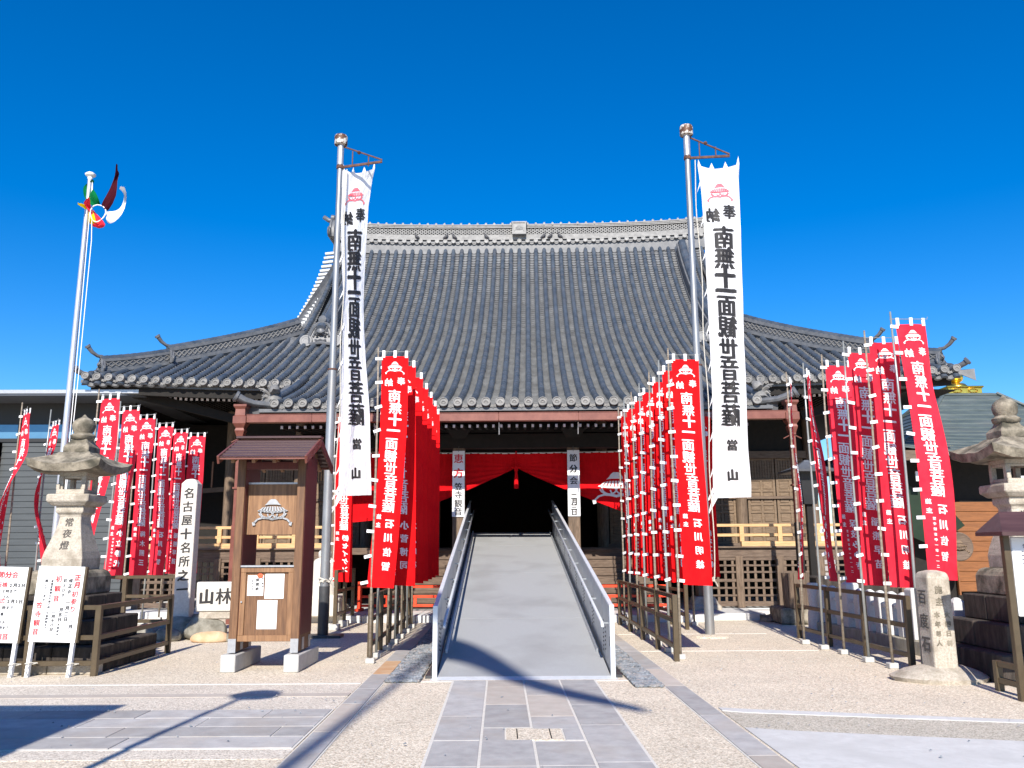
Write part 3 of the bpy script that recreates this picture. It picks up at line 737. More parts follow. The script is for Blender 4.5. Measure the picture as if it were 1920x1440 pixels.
def onigawara(parent, M4, sc0=1., name='ridge_end_tile'):
    """ornamental ridge-end tile: arched plate with side scrolls, central boss and face relief; local +(-Y) is the front"""
    b = MB()
    arch = [(-.30,0),(-.33,.25),(-.24,.48),(-.14,.60),(0,.66),(.14,.60),(.24,.48),(.33,.25),(.30,0)]
    k = len(arch); b.add([(x,-.06,z) for x, z in arch] + [(x,.06,z) for x, z in arch], [tuple(range(k))[::-1], tuple(range(k,2*k))] + [(i,(i+1)%k,k+(i+1)%k,k+i) for i in range(k)])
    b.tube([(x*1.0,-.07,z) for x, z in arch], .045, 6)
    b.tube([(x*.66,-.08,z*.82+.02) for x, z in arch[1:-1]], .03, 6)
    for sg in (-1, 1):
        cx = sg*.40
        for rr, th in ((.15,.035),(.08,.03)):
            b.tube([(cx + rr*math.cos(R_(a)), -.08, .10 + rr*math.sin(R_(a))) for a in range(0, 361, 30)], th, 5, cap=False)
        b.lathe([(.0,-.02),(.15,-.02),(.15,.05),(0,.05)], 10, c=(cx,-.05,.10), M=Matrix.Rotation(R_(90), 3, 'X'))
        b.tube([(sg*.20,-.10,.30),(sg*.12,-.12,.34),(sg*.04,-.12,.28)], .03, 5)
        b.lathe([(0,-.03),(.045,0),(0,.04)], 8, c=(sg*.11,-.12,.24))
    b.lathe([(.0,-.0),(.10,.0),(.13,.06),(.09,.11),(0,.13)], 10, c=(0,-.10,.36), M=Matrix.Rotation(R_(60), 3, 'X'))
    b.tube([(-.15,-.11,.12),(-.07,-.13,.08),(0,-.12,.12),(.07,-.13,.08),(.15,-.11,.12)], .03, 5)
    b.tube([(-.28,-.09,.0),(0,-.12,.03),(.28,-.09,0)], .045, 6)
    b.lathe([(0,-.1),(.10,-.05),(.11,.05),(0,.10)], 10, c=(0,-.06,.74), M=Matrix.Rotation(R_(90), 3, 'X'))
    b.v = [tuple(M4 @ (Vector(p) * sc0)) for p in b.v]
    return smooth_auto(b.build(name, M['tile_dark'], parent), 40)
for sg in (-1, 1):
    onigawara(ridge, Matrix.Translation((sg * (UR + .05), VR, RZ0 + .26)) @ Matrix.Rotation(sg * R_(90), 4, 'Z'), 1.2)
    b = MB(); b.tube([(sg*UR, VR, RZ0+.98), (sg*(UR+.3), VR, RZ0+1.06), (sg*(UR+.5), VR, RZ0+1.2)], [.10,.09,.085], 8); b.build('ridge_finial', M['tile_dark'], ridge, smooth=True)

def ridge_run(parent, pts, B, w0, h, lattice=False, capr=.11, m_main='tile_dark'):
    """stacked courses, smooth sides, row of half-round cap tiles"""
    b = MB(); n = 4
    for j in range(n):
        a = -.05 + (h + .05) * j / n; c = -.05 + (h + .05) * (j + 1) / n - .018; hw = w0 * (1 if j in (0, n-1) else .86)
        if lattice and j in (1, 2): hw = w0 * .7
        b.sweep(pts, B, [(-hw,a),(hw,a),(hw,c),(-hw,c)])
    b.sweep(pts, B, [(-w0*.66,-.1),(w0*.66,-.1),(w0*.66,h),(-w0*.66,h)])
    b.build('ridge_course', M[m_main], parent)
    if lattice:
        l = MB(); Bv = Vector(B)
        for i in range(len(pts) - 1):
            p, q = Vector(pts[i]), Vector(pts[i+1]); d = q - p; ks = max(1, int(d.length / .14))
            for k in range(ks):
                a, c = p + d*k/ks, p + d*(k+1)/ks
                for sd_ in (-1, 1):
                    o1 = Bv * (sd_ * w0 * .78)
                    l.bar(a + o1 + Vector((0,0,h*.28)), c + o1 + Vector((0,0,h*.70)), .03, .025); l.bar(a + o1 + Vector((0,0,h*.70)), c + o1 + Vector((0,0,h*.28)), .03, .025)
        l.build('ridge_lattice', M['tile_disc'], parent, kind='stuff')
    c_ = MB(); pv = [Vector(p) for p in pts]; tot = 0; acc = []
    for i in range(len(pv)-1):
        L_ = (pv[i+1]-pv[i]).length; ks = max(1, round(L_/.17))
        for k in range(ks): acc.append((pv[i].lerp(pv[i+1], k/ks), pv[i].lerp(pv[i+1], (k+1)/ks)))
    for a, e in acc:
        d = (e-a).normalized(); Bv = (Vector(B) - d*Vector(B).dot(d)).normalized(); Nn = Bv.cross(d)
        if Nn.z < 0: Nn = -Nn
        vs = []
        for p, r in ((a, capr*1.04), (e + d*.01, capr*.93)):
            for j in range(7):
                t = math.pi*j/6; vs.append(p + Bv*math.cos(t)*r + Nn*(math.sin(t)*r + h - .01))
        c_.add(vs, [(j,j+1,8+j,7+j) for j in range(6)] + [(0,1,2,3,4,5,6),(13,12,11,10,9,8,7)])
    c_.build('ridge_cap_tile', M['tile_cover'], parent, smooth=False, kind='stuff')
def finial(parent, p, d, r=.075, L_=.5, up=.35):
    b = MB(); d = Vector(d).normalized(); p = Vector(p)
    b.tube([p - d*.2, p + d*L_*.35 + Vector((0,0,up*.12)), p + d*L_*.7 + Vector((0,0,up*.45)), p + d*L_ + Vector((0,0,up))], [r*.8, r*.8, r*.9, r*1.05], 9)
    e = p + d*L_ + Vector((0,0,up)); dd = (d*L_*.3 + Vector((0,0,up*.55))).normalized(); b.tube([e - dd*.03, e + dd*.03], [r*1.3, r*1.3], 12)
    return smooth_auto(b.build('ridge_finial', M['tile_dark'], parent), 40)
for sg in (-1, 1):
    dr = part('descent_ridge'); ud = sg * 6.3
    pts = [S(ud + sg * .0, 9.5 - (9.5 - 4.15) * i / 14) + Vector((0,0,.08)) for i in range(15)]
    ridge_run(dr, pts, (1,0,0), .20, .46, capr=.15)
    e = pts[-1]; onigawara(dr, Matrix.Translation((e.x, e.y - .08, e.z - .12)) @ Matrix.Rotation(R_(-10), 4, 'X'), 1.18)
    # hip (corner) ridges
    hr_ = part('corner_ridge'); B = (sg*.7071, .7071, 0)
    def hp(d): return S(sg * (UX - d), VE + d) + Vector((0,0,.05))
    ridge_run(hr_, [hp(4.75 - (4.75 - 1.75) * i / 9) + Vector((0,0,.04)) for i in range(10)], B, .15, .42, lattice=True, capr=.10)
    ridge_run(hr_, [hp(1.75 - (1.75 - .42) * i / 5) + Vector((0,0,.02)) for i in range(6)], B, .13, .34, lattice=True, capr=.10)
    for d, s0, h0 in ((1.72, .62, .02), (.40, .56, -.02)):
        q = hp(d); onigawara(hr_, Matrix.Translation((q.x, q.y, q.z + h0)) @ Matrix.Rotation(sg * R_(45), 4, 'Z'), s0 * 1.05)
        finial(hr_, q + Vector((0,0,.50 if d > 1 else .40)), (sg, -1, 0), .06, .42, .26)
    q = hp(.15); finial(hr_, q + Vector((0,0,-.06)), (sg, -1, .0), .085, .34, .12)
    # verge at the gable: short round tiles pointing sideways
    vg = part('gable_verge')
    vm = MB(); vm.tube([(-.20,0,0),(.20,0,0)], .066, 10); vm = vm.mesh('verge_tile', M['verge'])
    vv = steps(5.0, 9.6, .29)
    for v in vv: inst('verge_tile', vm, vg, (sg * (UG + .28), v, prof(v) + .08), (0, R_(sg*6), 0))
    b = MB(); b.sweep([Vector((sg * (UG - .05), v, prof(v) - .12)) for v in vv], (1,0,0), [(-.06,-.28),(.10,-.28),(.10,.02),(-.06,.02)])
    b.sweep([Vector((sg * (UG - .05), 2*VR - v, prof(v) - .12)) for v in vv], (1,0,0), [(-.06,-.28),(.10,-.28),(.10,.02),(-.06,.02)])
    b.add([(sg*6.9, 5.2, 8.8), (sg*6.9, 2*VR-5.2, 8.8), (sg*6.9, VR, 13.2)], [(0,1,2)]); b.build('bargeboard', M['soffit'], vg)
    # kohai verge ornament and corner tile
    kv = part('porch_roof_edge'); 
    b = MB(); b.sweep([Vector((sg * (UK + .28), VK + .1 + (VE - .15 - VK - .1) * i / 6, prof(VK + .1 + (VE - .15 - VK - .1) * i / 6) - .06)) for i in range(7)], (1,0,0), [(-.2,-.2),(.06,-.2),(.06,.05),(-.2,.05)]); b.build('verge_board', M['tile_dark'], kv)
    b = MB(); b.tube([Vector((sg*(UK + .12), v, prof(v) + .05)) for v in steps(VK + .45, VE + .4, .3)], .10, 8); b.build('verge_tile', M['tile_cover'], kv, smooth=True)
    finial(kv, (sg*(UK + .12), VK + .12, prof(VK) + .02), (sg*.9, -.45, 0), .10, .62, .16)
    b = MB(); c0 = Vector((sg*(UK - .02), VK + .42, prof(VK) + .10)); rr = random.Random(5)
    b.lathe([(0,-.1),(.17,-.06),(.22,.08),(.16,.24),(.10,.34),(0,.38)], 10, c=c0, jit=.10)
    b.lathe([(0,-.08),(.12,-.04),(.14,.06),(.07,.14),(0,.16)], 8, c=c0 + Vector((-sg*.05,-.16,.26)), jit=.08)
    for _ in range(16):
        a = rr.uniform(-1.2, 1.4); r1 = rr.uniform(.22,.38); base = c0 + Vector((sg*.1*math.cos(a), -.08, .16 + .1*math.sin(a)))
        tip = c0 + Vector((sg*r1*math.cos(a), -.14 + rr.uniform(-.06,.1), .16 + r1*math.sin(a)))
        b.tube([base, base.lerp(tip, .6) + Vector((0,0,.04)), tip], [.045,.035,.012], 5)
    smooth_auto(b.build('lion_ornament', M['tile_disc'], kv), 50)

# copper gutter with hoppers, hangers and downpipes
gut = part('gutter')
gz0 = prof(VK) - .44
gxs = [-6.1, -4.6, -3.2, -1.75, -.35, 1.45, 3.0, 4.6, 6.15]
for i in range(8):
    b = MB(); x0, x1 = gxs[i] + .004, gxs[i+1] - .004
    b.box(x0, x1, VK - .22, VK - .205, gz0, gz0 + .19); b.box(x0, x1, VK - .205, VK - .03, gz0, gz0 + .015); b.box(x0, x1, VK - .03, VK - .015, gz0, gz0 + .19)
    b.box(x0, x1, VK - .232, VK - .2, gz0 + .175, gz0 + .19)
    b.build('gutter_length', M['copper_red'], gut, bevel=.003)
for x in (-3.2, -1.75, -.35, 1.45, 3.0, 4.6):
    b = MB(); b.bar((x, VK - .05, gz0 - .02), (x, VK + .05, gz0 - .28), .02, .02); b.build('gutter_hanger', M['silver'], gut)
for sg in (-1, 1):
    b = MB(); x = sg * 6.24; y = VK - .12
    b.sq([(.13,.34),(.15,.36),(.15,.31),(.11,.25),(.12,.10),(.15,.08),(.15,-.08),(.09,-.18),(.11,-.24),(.07,-.38),(.07,-.42)], (x, y, gz0 + .06))
    for q in (-1, 1): b.bar((x, y, gz0 - .34), (x + q*.2, y, gz0 - .44), .05, .02)
    b.build('rain_hopper', M['copper_red'], gut, bevel=.004)
    b = MB(); b.box(x-.058, x+.058, y-.058, y+.058, gz0 - 2.3, gz0 - .38); b.box(x-.09, x+.09, y-.09, y+.09, gz0 - 1.5, gz0 - 1.46); b.build('downpipe', M['copper_red'], gut, bevel=.004)
    b = MB(); b.box(x-.07, x+.07, y-.07, y+.07, .0, gz0 - 2.3); b.build('downpipe_base', M['soffit'] if sg > 0 else M['copper_red'], gut, bevel=.004)

# porch pillars, beams
for u in (-4.5, -1.42, 1.42, 4.5):
    pl = MB(); pl.sq([(.145,0),(.145,4.1)], (u, -1.0, .45)); pl.build('pillar', M['old_wood'], hall, bevel=.012)
    pb = MB(); pb.sq([(.36,0),(.36,.10),(.30,.16),(.24,.30),(.22,.32)], (u, -1.0, .13)); pb.build('pillar_base', M['stone'], hall, bevel=.02)
b = MB(); b.box(-5.6, 5.6, -1.16, -.84, 4.05, 4.4); b.box(-5.4, 5.4, -1.14, -.86, 4.44, 4.62)
for u in (-4.5,-1.42,1.42,4.5): b.sq([(.15,-.12),(.30,.1),(.30,.2)], (u, -1.0, 4.4)); b.bar((u,-1,4.2),(u,3.3,4.7),.2,.26)
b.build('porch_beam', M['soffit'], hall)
# body walls
Z0 = 1.62; VW = 3.35
flo = MB(); flo.box(-9.6, -3.6, -.5, 16.5, 1.46, Z0); flo.box(3.6, 9.6, -.5, 16.5, 1.46, Z0); flo.box(-3.6, 3.6, 1.3, 16.5, 1.46, Z0)
flo.build('veranda_floor', M['old_wood_h'], hall)
wl = MB()
for sg in (-1, 1):
    wl.box(min(sg*2.5, sg*8.7), max(sg*2.5, sg*8.7), VW + .06, VW + .16, Z0, 5.9)
    wl.box(sg*8.7 - .06, sg*8.7 + .06, VW, 15, .4, 5.9)
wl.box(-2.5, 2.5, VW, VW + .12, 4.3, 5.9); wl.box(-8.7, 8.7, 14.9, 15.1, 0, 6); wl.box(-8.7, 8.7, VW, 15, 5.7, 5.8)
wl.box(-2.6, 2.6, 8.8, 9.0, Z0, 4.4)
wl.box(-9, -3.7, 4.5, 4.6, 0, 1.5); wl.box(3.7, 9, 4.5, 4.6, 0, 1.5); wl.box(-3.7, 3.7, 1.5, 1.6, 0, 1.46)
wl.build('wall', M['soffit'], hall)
for sg in (-1, 1):
    for u in (2.5, 4.55, 6.6, 8.7):
        b = MB(); b.lathe([(.17,0),(.17,4.2)], 12, c=(sg*u, VW - .02, Z0)); smooth_auto(b.build('column', M['old_wood'], hall))
    for u0 in (2.7, 4.75, 6.8):
        for q in range(2):
            a = u0 + q * .86; x0, x1 = (a, a + .83) if sg > 0 else (-a - .83, -a)
            dr_ = MB(); y = VW - .02
            dr_.box(x0, x0 + .07, y, y + .05, Z0 + .1, 4.2); dr_.box(x1 - .07, x1, y, y + .05, Z0 + .1, 4.2)
            zs = [Z0 + .1, Z0 + .32, Z0 + .66, Z0 + 1.0, Z0 + 1.22, Z0 + 1.62, Z0 + 1.95, Z0 + 2.55]
            for z in zs: dr_.box(x0 + .07, x1 - .07, y + .002, y + .05, z - .03, z + .03)
            dr_.box((x0+x1)/2 - .03, (x0+x1)/2 + .03, y + .004, y + .05, Z0 + .13, Z0 + 1.92)
            dr_.box(x0, x1, y + .03, y + .055, Z0 + .1, 4.2)
            d_ = dr_.build('door', M['door_wood'], hall, bevel=.004)
            for zi in range(6):
                for hx in (0, 1):
                    xa = (x0 + .07 if hx == 0 else (x0+x1)/2 + .03); xb = ((x0+x1)/2 - .03 if hx == 0 else x1 - .07)
                    p_ = MB(); p_.box(xa + .03, xb - .03, y + .012, y + .03, zs[zi] + .055, zs[zi+1] - .055); p_.build('panel', M['door_wood'], d_, bevel=.01)
            for k in range(9):
                xx = x0 + .10 + (x1 - x0 - .2) * k / 8; p_ = MB(); p_.box(xx - .012, xx + .012, y + .004, y + .028, Z0 + 1.99, Z0 + 2.52); p_.build('slat', M['new_wood'] if (u0 == 4.75) else M['door_wood'], d_)
    # side rails: threshold beam
    b = MB(); b.box(min(sg*2.4,sg*8.8), max(sg*2.4,sg*8.8), VW - .12, VW + .04, Z0, Z0 + .1); b.box(min(sg*2.4,sg*8.8), max(sg*2.4,sg*8.8), VW - .12, VW + .04, 4.2, 4.42); b.box(min(sg*2.4,sg*8.8), max(sg*2.4,sg*8.8), VW - .08, VW - .02, Z0+1.38, Z0+1.46); b.build('wall_beam', M['old_wood_h'], hall, bevel=.006)
    # veranda railing in new wood
    rl = part('veranda_railing')
    xa, xb = 4.55, 9.5; f = -.48
    for z, t_, y_ in ((Z0 + .52, .07, .07), (Z0 + .28, .07, .06), (Z0 + .06, .13, .12)):
        b = MB(); b.box(min(sg*(5.6 if z < Z0+.1 and sg > 0 else xa), sg*xb), max(sg*(5.6 if z < Z0+.1 and sg > 0 else xa), sg*xb), f - y_/2, f + y_/2, z - t_/2, z + t_/2); b.build('rail', M['new_wood'], rl, bevel=.006)
    for i in range(6):
        u = sg * (xa + .12 + (xb - xa - .2) * i / 5); b = MB(); big = i in (0, 5)
        b.box(u - .055, u + .055, f - .055, f + .055, Z0 + (0 if big else .12), Z0 + (.60 if big else .49)); b.build('rail_post', M['new_wood'], rl, bevel=.008)
    b = MB()
    for z in (Z0 + .06, Z0 + .28, Z0 + .52): b.box(sg*4.55 - .04, sg*4.55 + .04, -.4, 1.3, z - .035, z + .035)
    b.build('side_rail', M['old_wood_h'], rl, bevel=.005)
    b = MB(); b.box(min(sg*4.4,sg*9.6), max(sg*4.4,sg*9.6), -.58, -.5, 1.36, 1.58); b.build('edge_beam', M['old_wood_h'], hall, bevel=.006)
    b = MB(); b.box(min(sg*4.4,sg*9.6), max(sg*4.4,sg*9.6), -.66, -.3, 1.585, Z0 + .004); b.build('edge_board', M['old_wood_h'], hall, bevel=.004)
    # lattice below the veranda
    lt = part('underfloor_lattice')
    for i in range(6):
        u = sg * (4.5 + i * 1.0); b = MB(); b.box(u - .09, u + .09, -.62, -.46, .15, 1.38); b.build('lattice_post', M['old_wood'], lt, bevel=.006)
    for i in range(27):
        u = sg * (4.6 + i * .185)
        if abs((abs(u) - 4.5) % 1.0) < .12 or abs((abs(u) - 4.5) % 1.0) > .9: continue
        b = MB(); b.box(u - .03, u + .03, -.56, -.52, .18, 1.34); b.build('lattice_slat', M['old_wood'], lt)
    for z, t_ in ((.24,.12),(.44,.045),(.62,.045),(.80,.07),(1.0,.045),(1.16,.045),(1.32,.07)):
        b = MB(); b.box(min(sg*4.5,sg*9.5), max(sg*4.5,sg*9.5), -.575, -.53, z - t_/2, z + t_/2); b.build('lattice_rail', M['old_wood_h'], lt)
# stairs
st = part('stairs')
for i in range(7):
    y = -.65 + i * .29; z = .15 + .205 * (i + 1)
    b = MB(); b.box(-3.45, 3.45, y, y + .36, z - .07, z); b.build('step', M['old_wood_h'], st, bevel=.008)
    b = MB(); b.box(-3.4, 3.4, y + .03, y + .05, z - .205, z - .07); b.build('riser', M['old_wood_h'], st)
for sg in (-1, 1):
    b = MB(); b.add([(sg*3.5, -.65, .15), (sg*3.5, 1.5, 1.62), (sg*3.5, 1.5, .15), (sg*3.58, -.65, .15), (sg*3.58, 1.5, 1.62), (sg*3.58, 1.5, .15)], [(0,1,2),(3,5,4),(0,3,4,1),(0,2,5,3),(1,4,5,2)]); b.build('stringer', M['old_wood_h'], st)

# stone platform in front of the hall
pf = bpy.data.objects.new('pavement', None); col.objects.link(pf); struct(pf, 'low pale stone platform in front of the hall'); place(pf)
xs = [-10.2, -8.8, -7.4, -6.0, -4.8, -3.4, -2.2, -.9, .5, 1.8, 3.1, 4.3, 5.6]
for i in range(12):
    x0, x1 = xs[i] + .006, xs[i+1] - .006
    ya = -2.85 if x0 > -4.9 else -1.6
    if i == 11: ya = -2.4
    b = MB(); b.box(x0, x1, ya, ya + .5, -.02, .15); b.build('edge_stone', M['concrete_light'] if i % 2 else M['tama'], pf, bevel=.012)
    b = MB(); b.box(x0, x1, ya + .51, -.66, -.02, .146); b.build('platform_slab', M['concrete_light'], pf, bevel=.006)
b = MB(); b.box(5.62, 10, -1.2, -.66, -.02, .12); b.build('platform_slab', M['concrete_light'], pf)
b = MB(); b.box(-10.2, 10, -.655, 4.4, -.02, .14); b.build('platform_slab', M['concrete_light'], pf)
for i, (x, y, s_) in enumerate([(5.8,-2.5,.25),(6.2,-2.6,.2),(6.6,-2.75,.22),(7.0,-2.9,.24),(7.45,-3.0,.2),(5.5,-2.75,.16)]):
    b = MB(); b.lathe([(0,-.05),(s_,-.02),(s_*.95,.08),(s_*.6,.13),(0,.13)], 8, c=(x,y,.0), jit=.12); b.build('edge_rock', M['stone_old'], pf)

# ------------------------------------------------------------------ things hung in the porch
# red curtain parted in the middle
cu = MB(); nU, nV = 120, 26
def curtain(u, t):
    a = abs(u); top = 3.99 - .04 * (1 - min(1, a / 4.4)) - .012 * abs(math.sin(u * 6.2))
    hem = 3.62 - 1.27 * min(1, a / 3.0) ** .88 - .12 * max(0, (a - 3.0) / 1.4)
    z = top + (hem - top) * t
    # folds gather towards the tie in the middle
    f = .5 + .5 * t; amp = .022 * t * max(.15, 1 - a / 4.5)
    y = -.72 + amp * math.sin(34 * (z - 3.62) / (.25 + a * .5) + u) + .03 * math.sin(u * 2.6) * t + .10 * math.exp(-a * 4) * t
    return Vector((u, y, z))
cu.grid([[curtain(-4.4 + 8.8 * i / nU, j / nV) for j in range(nV + 1)] for i in range(nU + 1)])
o = place(cu.build('red_curtain', M['red_curtain'], smooth=True)); tag(o, 'red curtain with white hat crests tied up above the ramp', 'curtain')
cr_ = MB()
def on_cur(x, y, s):
    top, hem = curtain(x, 0).z, curtain(x, 1).z; t = max(0, min(1, (top - y) / (top - hem))); p = curtain(x, t); p.z = y; p.y -= .03; return p
for u in (-2.55, 2.5): hat(cr_, u, 3.14, .56, on_cur)
cr_.build('crest', M['white_cloth'], o, kind='stuff')
tp_ = MB()
for i in range(46): u = -4.3 + i * 8.6 / 45; tp_.bar((u - .07, -.74, curtain(u, 0).z + .012), (u + .07, -.74, curtain(u, 0).z + .012), .012, .02)
tp_.build('curtain_loop', M['tab'], o, kind='stuff')
rp_ = MB(); rp_.tube([(-4.4,-.70,4.03),(-2,-.70,3.99),(0,-.70,3.97),(2,-.70,3.99),(4.4,-.70,4.03)], .012, 5); rp_.build('curtain_rope', M['rope'], o)
ts = MB(); ts.tube([(0,-.85,4.0),(.0,-.85,3.62)], .018, 6); ts.tube([(0,-.85,3.62),(0,-.85,3.5)], [.05,.05], 8); ts.lathe([(.028,0),(.05,-.22),(.06,-.45),(0,-.46)], 9, c=(0,-.85,3.52)); ts.tube([(-.12,-.85,3.60),(0,-.87,3.57),(.13,-.85,3.61)], .022, 6)
o = place(ts.build('tassel', M['red_curtain'])); tag(o, 'red tassel hanging where the curtain is tied up', 'tassel')
def pillar_sign(u, label, chars, red_n):
    t = thing('pillar_sign', label, 'sign', TC, TR, 'white sign boards hung on the porch pillars')
    b = MB(); b.box(u - .15, u + .15, -1.17, -1.15, 2.36, 3.98); b.build('board', M['sign_white'], t, bevel=.003)
    b = MB(); b.tube([(u,-1.17,3.95),(u,-1.155,4.1)], .006, 5); b.build('hanging_wire', M['steel_dark'], t)
    fn = lambda x, y, s: Vector((x, -1.175 - (abs(s)-1)*.006, y))
    a, c = MB(), MB()
    for ch, z, sz in chars[:red_n]: write(a, ch, u, z, sz, fn, slant=0)
    for ch, z, sz in chars[red_n:]: write(c, ch, u, z, sz, fn, slant=0)
    if red_n: a.build('red_lettering', M['ink_red'], t, kind='stuff')
    c.build('lettering', M['ink'], t, kind='stuff')
pillar_sign(-1.42, 'white board reading 恵方 in red and 笠寺観音, on the left pillar', [('恵',3.79,.24),('方',3.43,.24),('笠',3.10,.20),('寺',2.90,.20),('観',2.69,.20),('音',2.49,.20)], 2)
pillar_sign(1.42, 'white board reading 節分会 二月三日, on the right pillar', [('節',3.79,.20),('分',3.52,.20),('会',3.23,.20),('二',2.84,.16),('月',2.71,.16),('三',2.58,.16),('日',2.46,.16)], 0)
# red barriers before the stairs
for sg, lab in ((-1, 'red barrier left of the ramp before the wooden steps'), (1, 'red barrier right of the ramp before the wooden steps')):
    t = thing('barrier', lab, 'barrier', TW(0,0,.15), TR, 'low red barriers before the steps')
    x0, x1 = (-3.75, -1.75) if sg < 0 else (1.5, 3.6)
    f = -1.35 if sg < 0 else -1.4
    for x in (x0, x1):
        b = MB(); b.box(x - .05, x + .05, f - .05, f + .05, .04, .68); b.build('post', M['fence_red'], t, bevel=.006)
        b = MB(); b.box(x - .07, x + .07, f - .22, f + .22, 0, .06); b.build('foot', M['fence_red'], t, bevel=.006)
    for z in (.56, .33, .12):
        b = MB(); b.box(x0 + .05, x1 - .05, f - .03, f + .03, z - .03, z + .03); b.build('rail', M['fence_red'], t, bevel=.005)
    for k in (1, 2):
        x = x0 + (x1 - x0) * k / 3; b = MB(); b.box(x - .035, x + .035, f - .026, f + .026, .15, .30 if k == 1 else .30); b.build('upright', M['fence_red'], t, bevel=.004)

# pigeons on the roof
def pigeon(u, lab, flip=1, v=9.5):
    t = thing('pigeon', lab, 'bird', TW(u, v, RZ0 + .08 + rlift(u)), TR + (0 if flip > 0 else math.pi), 'pigeons perched along the ridge')
    b = MB(); b.tube([(-.20,0,.03),(-.10,0,.08),(0,0,.12),(.08,0,.17),(.11,0,.24),(.13,0,.27)], [.012,.05,.075,.06,.035,.02], 8); b.tube([(.10,0,.26),(.125,0,.275),(.145,0,.275)], [.035,.04,.02], 8); b.tube([(.14,0,.275),(.19,0,.265)], [.014,.004], 5)
    b.build('body', M['feather'], t, smooth=True)
    b = MB(); b.tube([(-.01,.02,.06),(-.01,.02,-.02)], .006, 4); b.tube([(-.01,-.02,.06),(-.01,-.02,-.02)], .006, 4); b.build('leg', M['rust'], t); t.scale = (.62,.62,.85)
for u, f, lab in ((-4.05,-1,'pigeon on the far left of the ridge, beside the white banner'), (-2.9,1,'left pigeon of the pair left of the crest tile'), (-2.57,-1,'right pigeon of the pair left of the crest tile'),
                (-1.3,-1,'lone pigeon just left of the ridge crest tile'), (.95,1,'leftmost of three pigeons right of the crest tile'), (1.22,1,'middle of three pigeons right of the crest tile'), (1.6,-1,'rightmost of three pigeons right of the crest tile')):
    pigeon(u, lab, f)

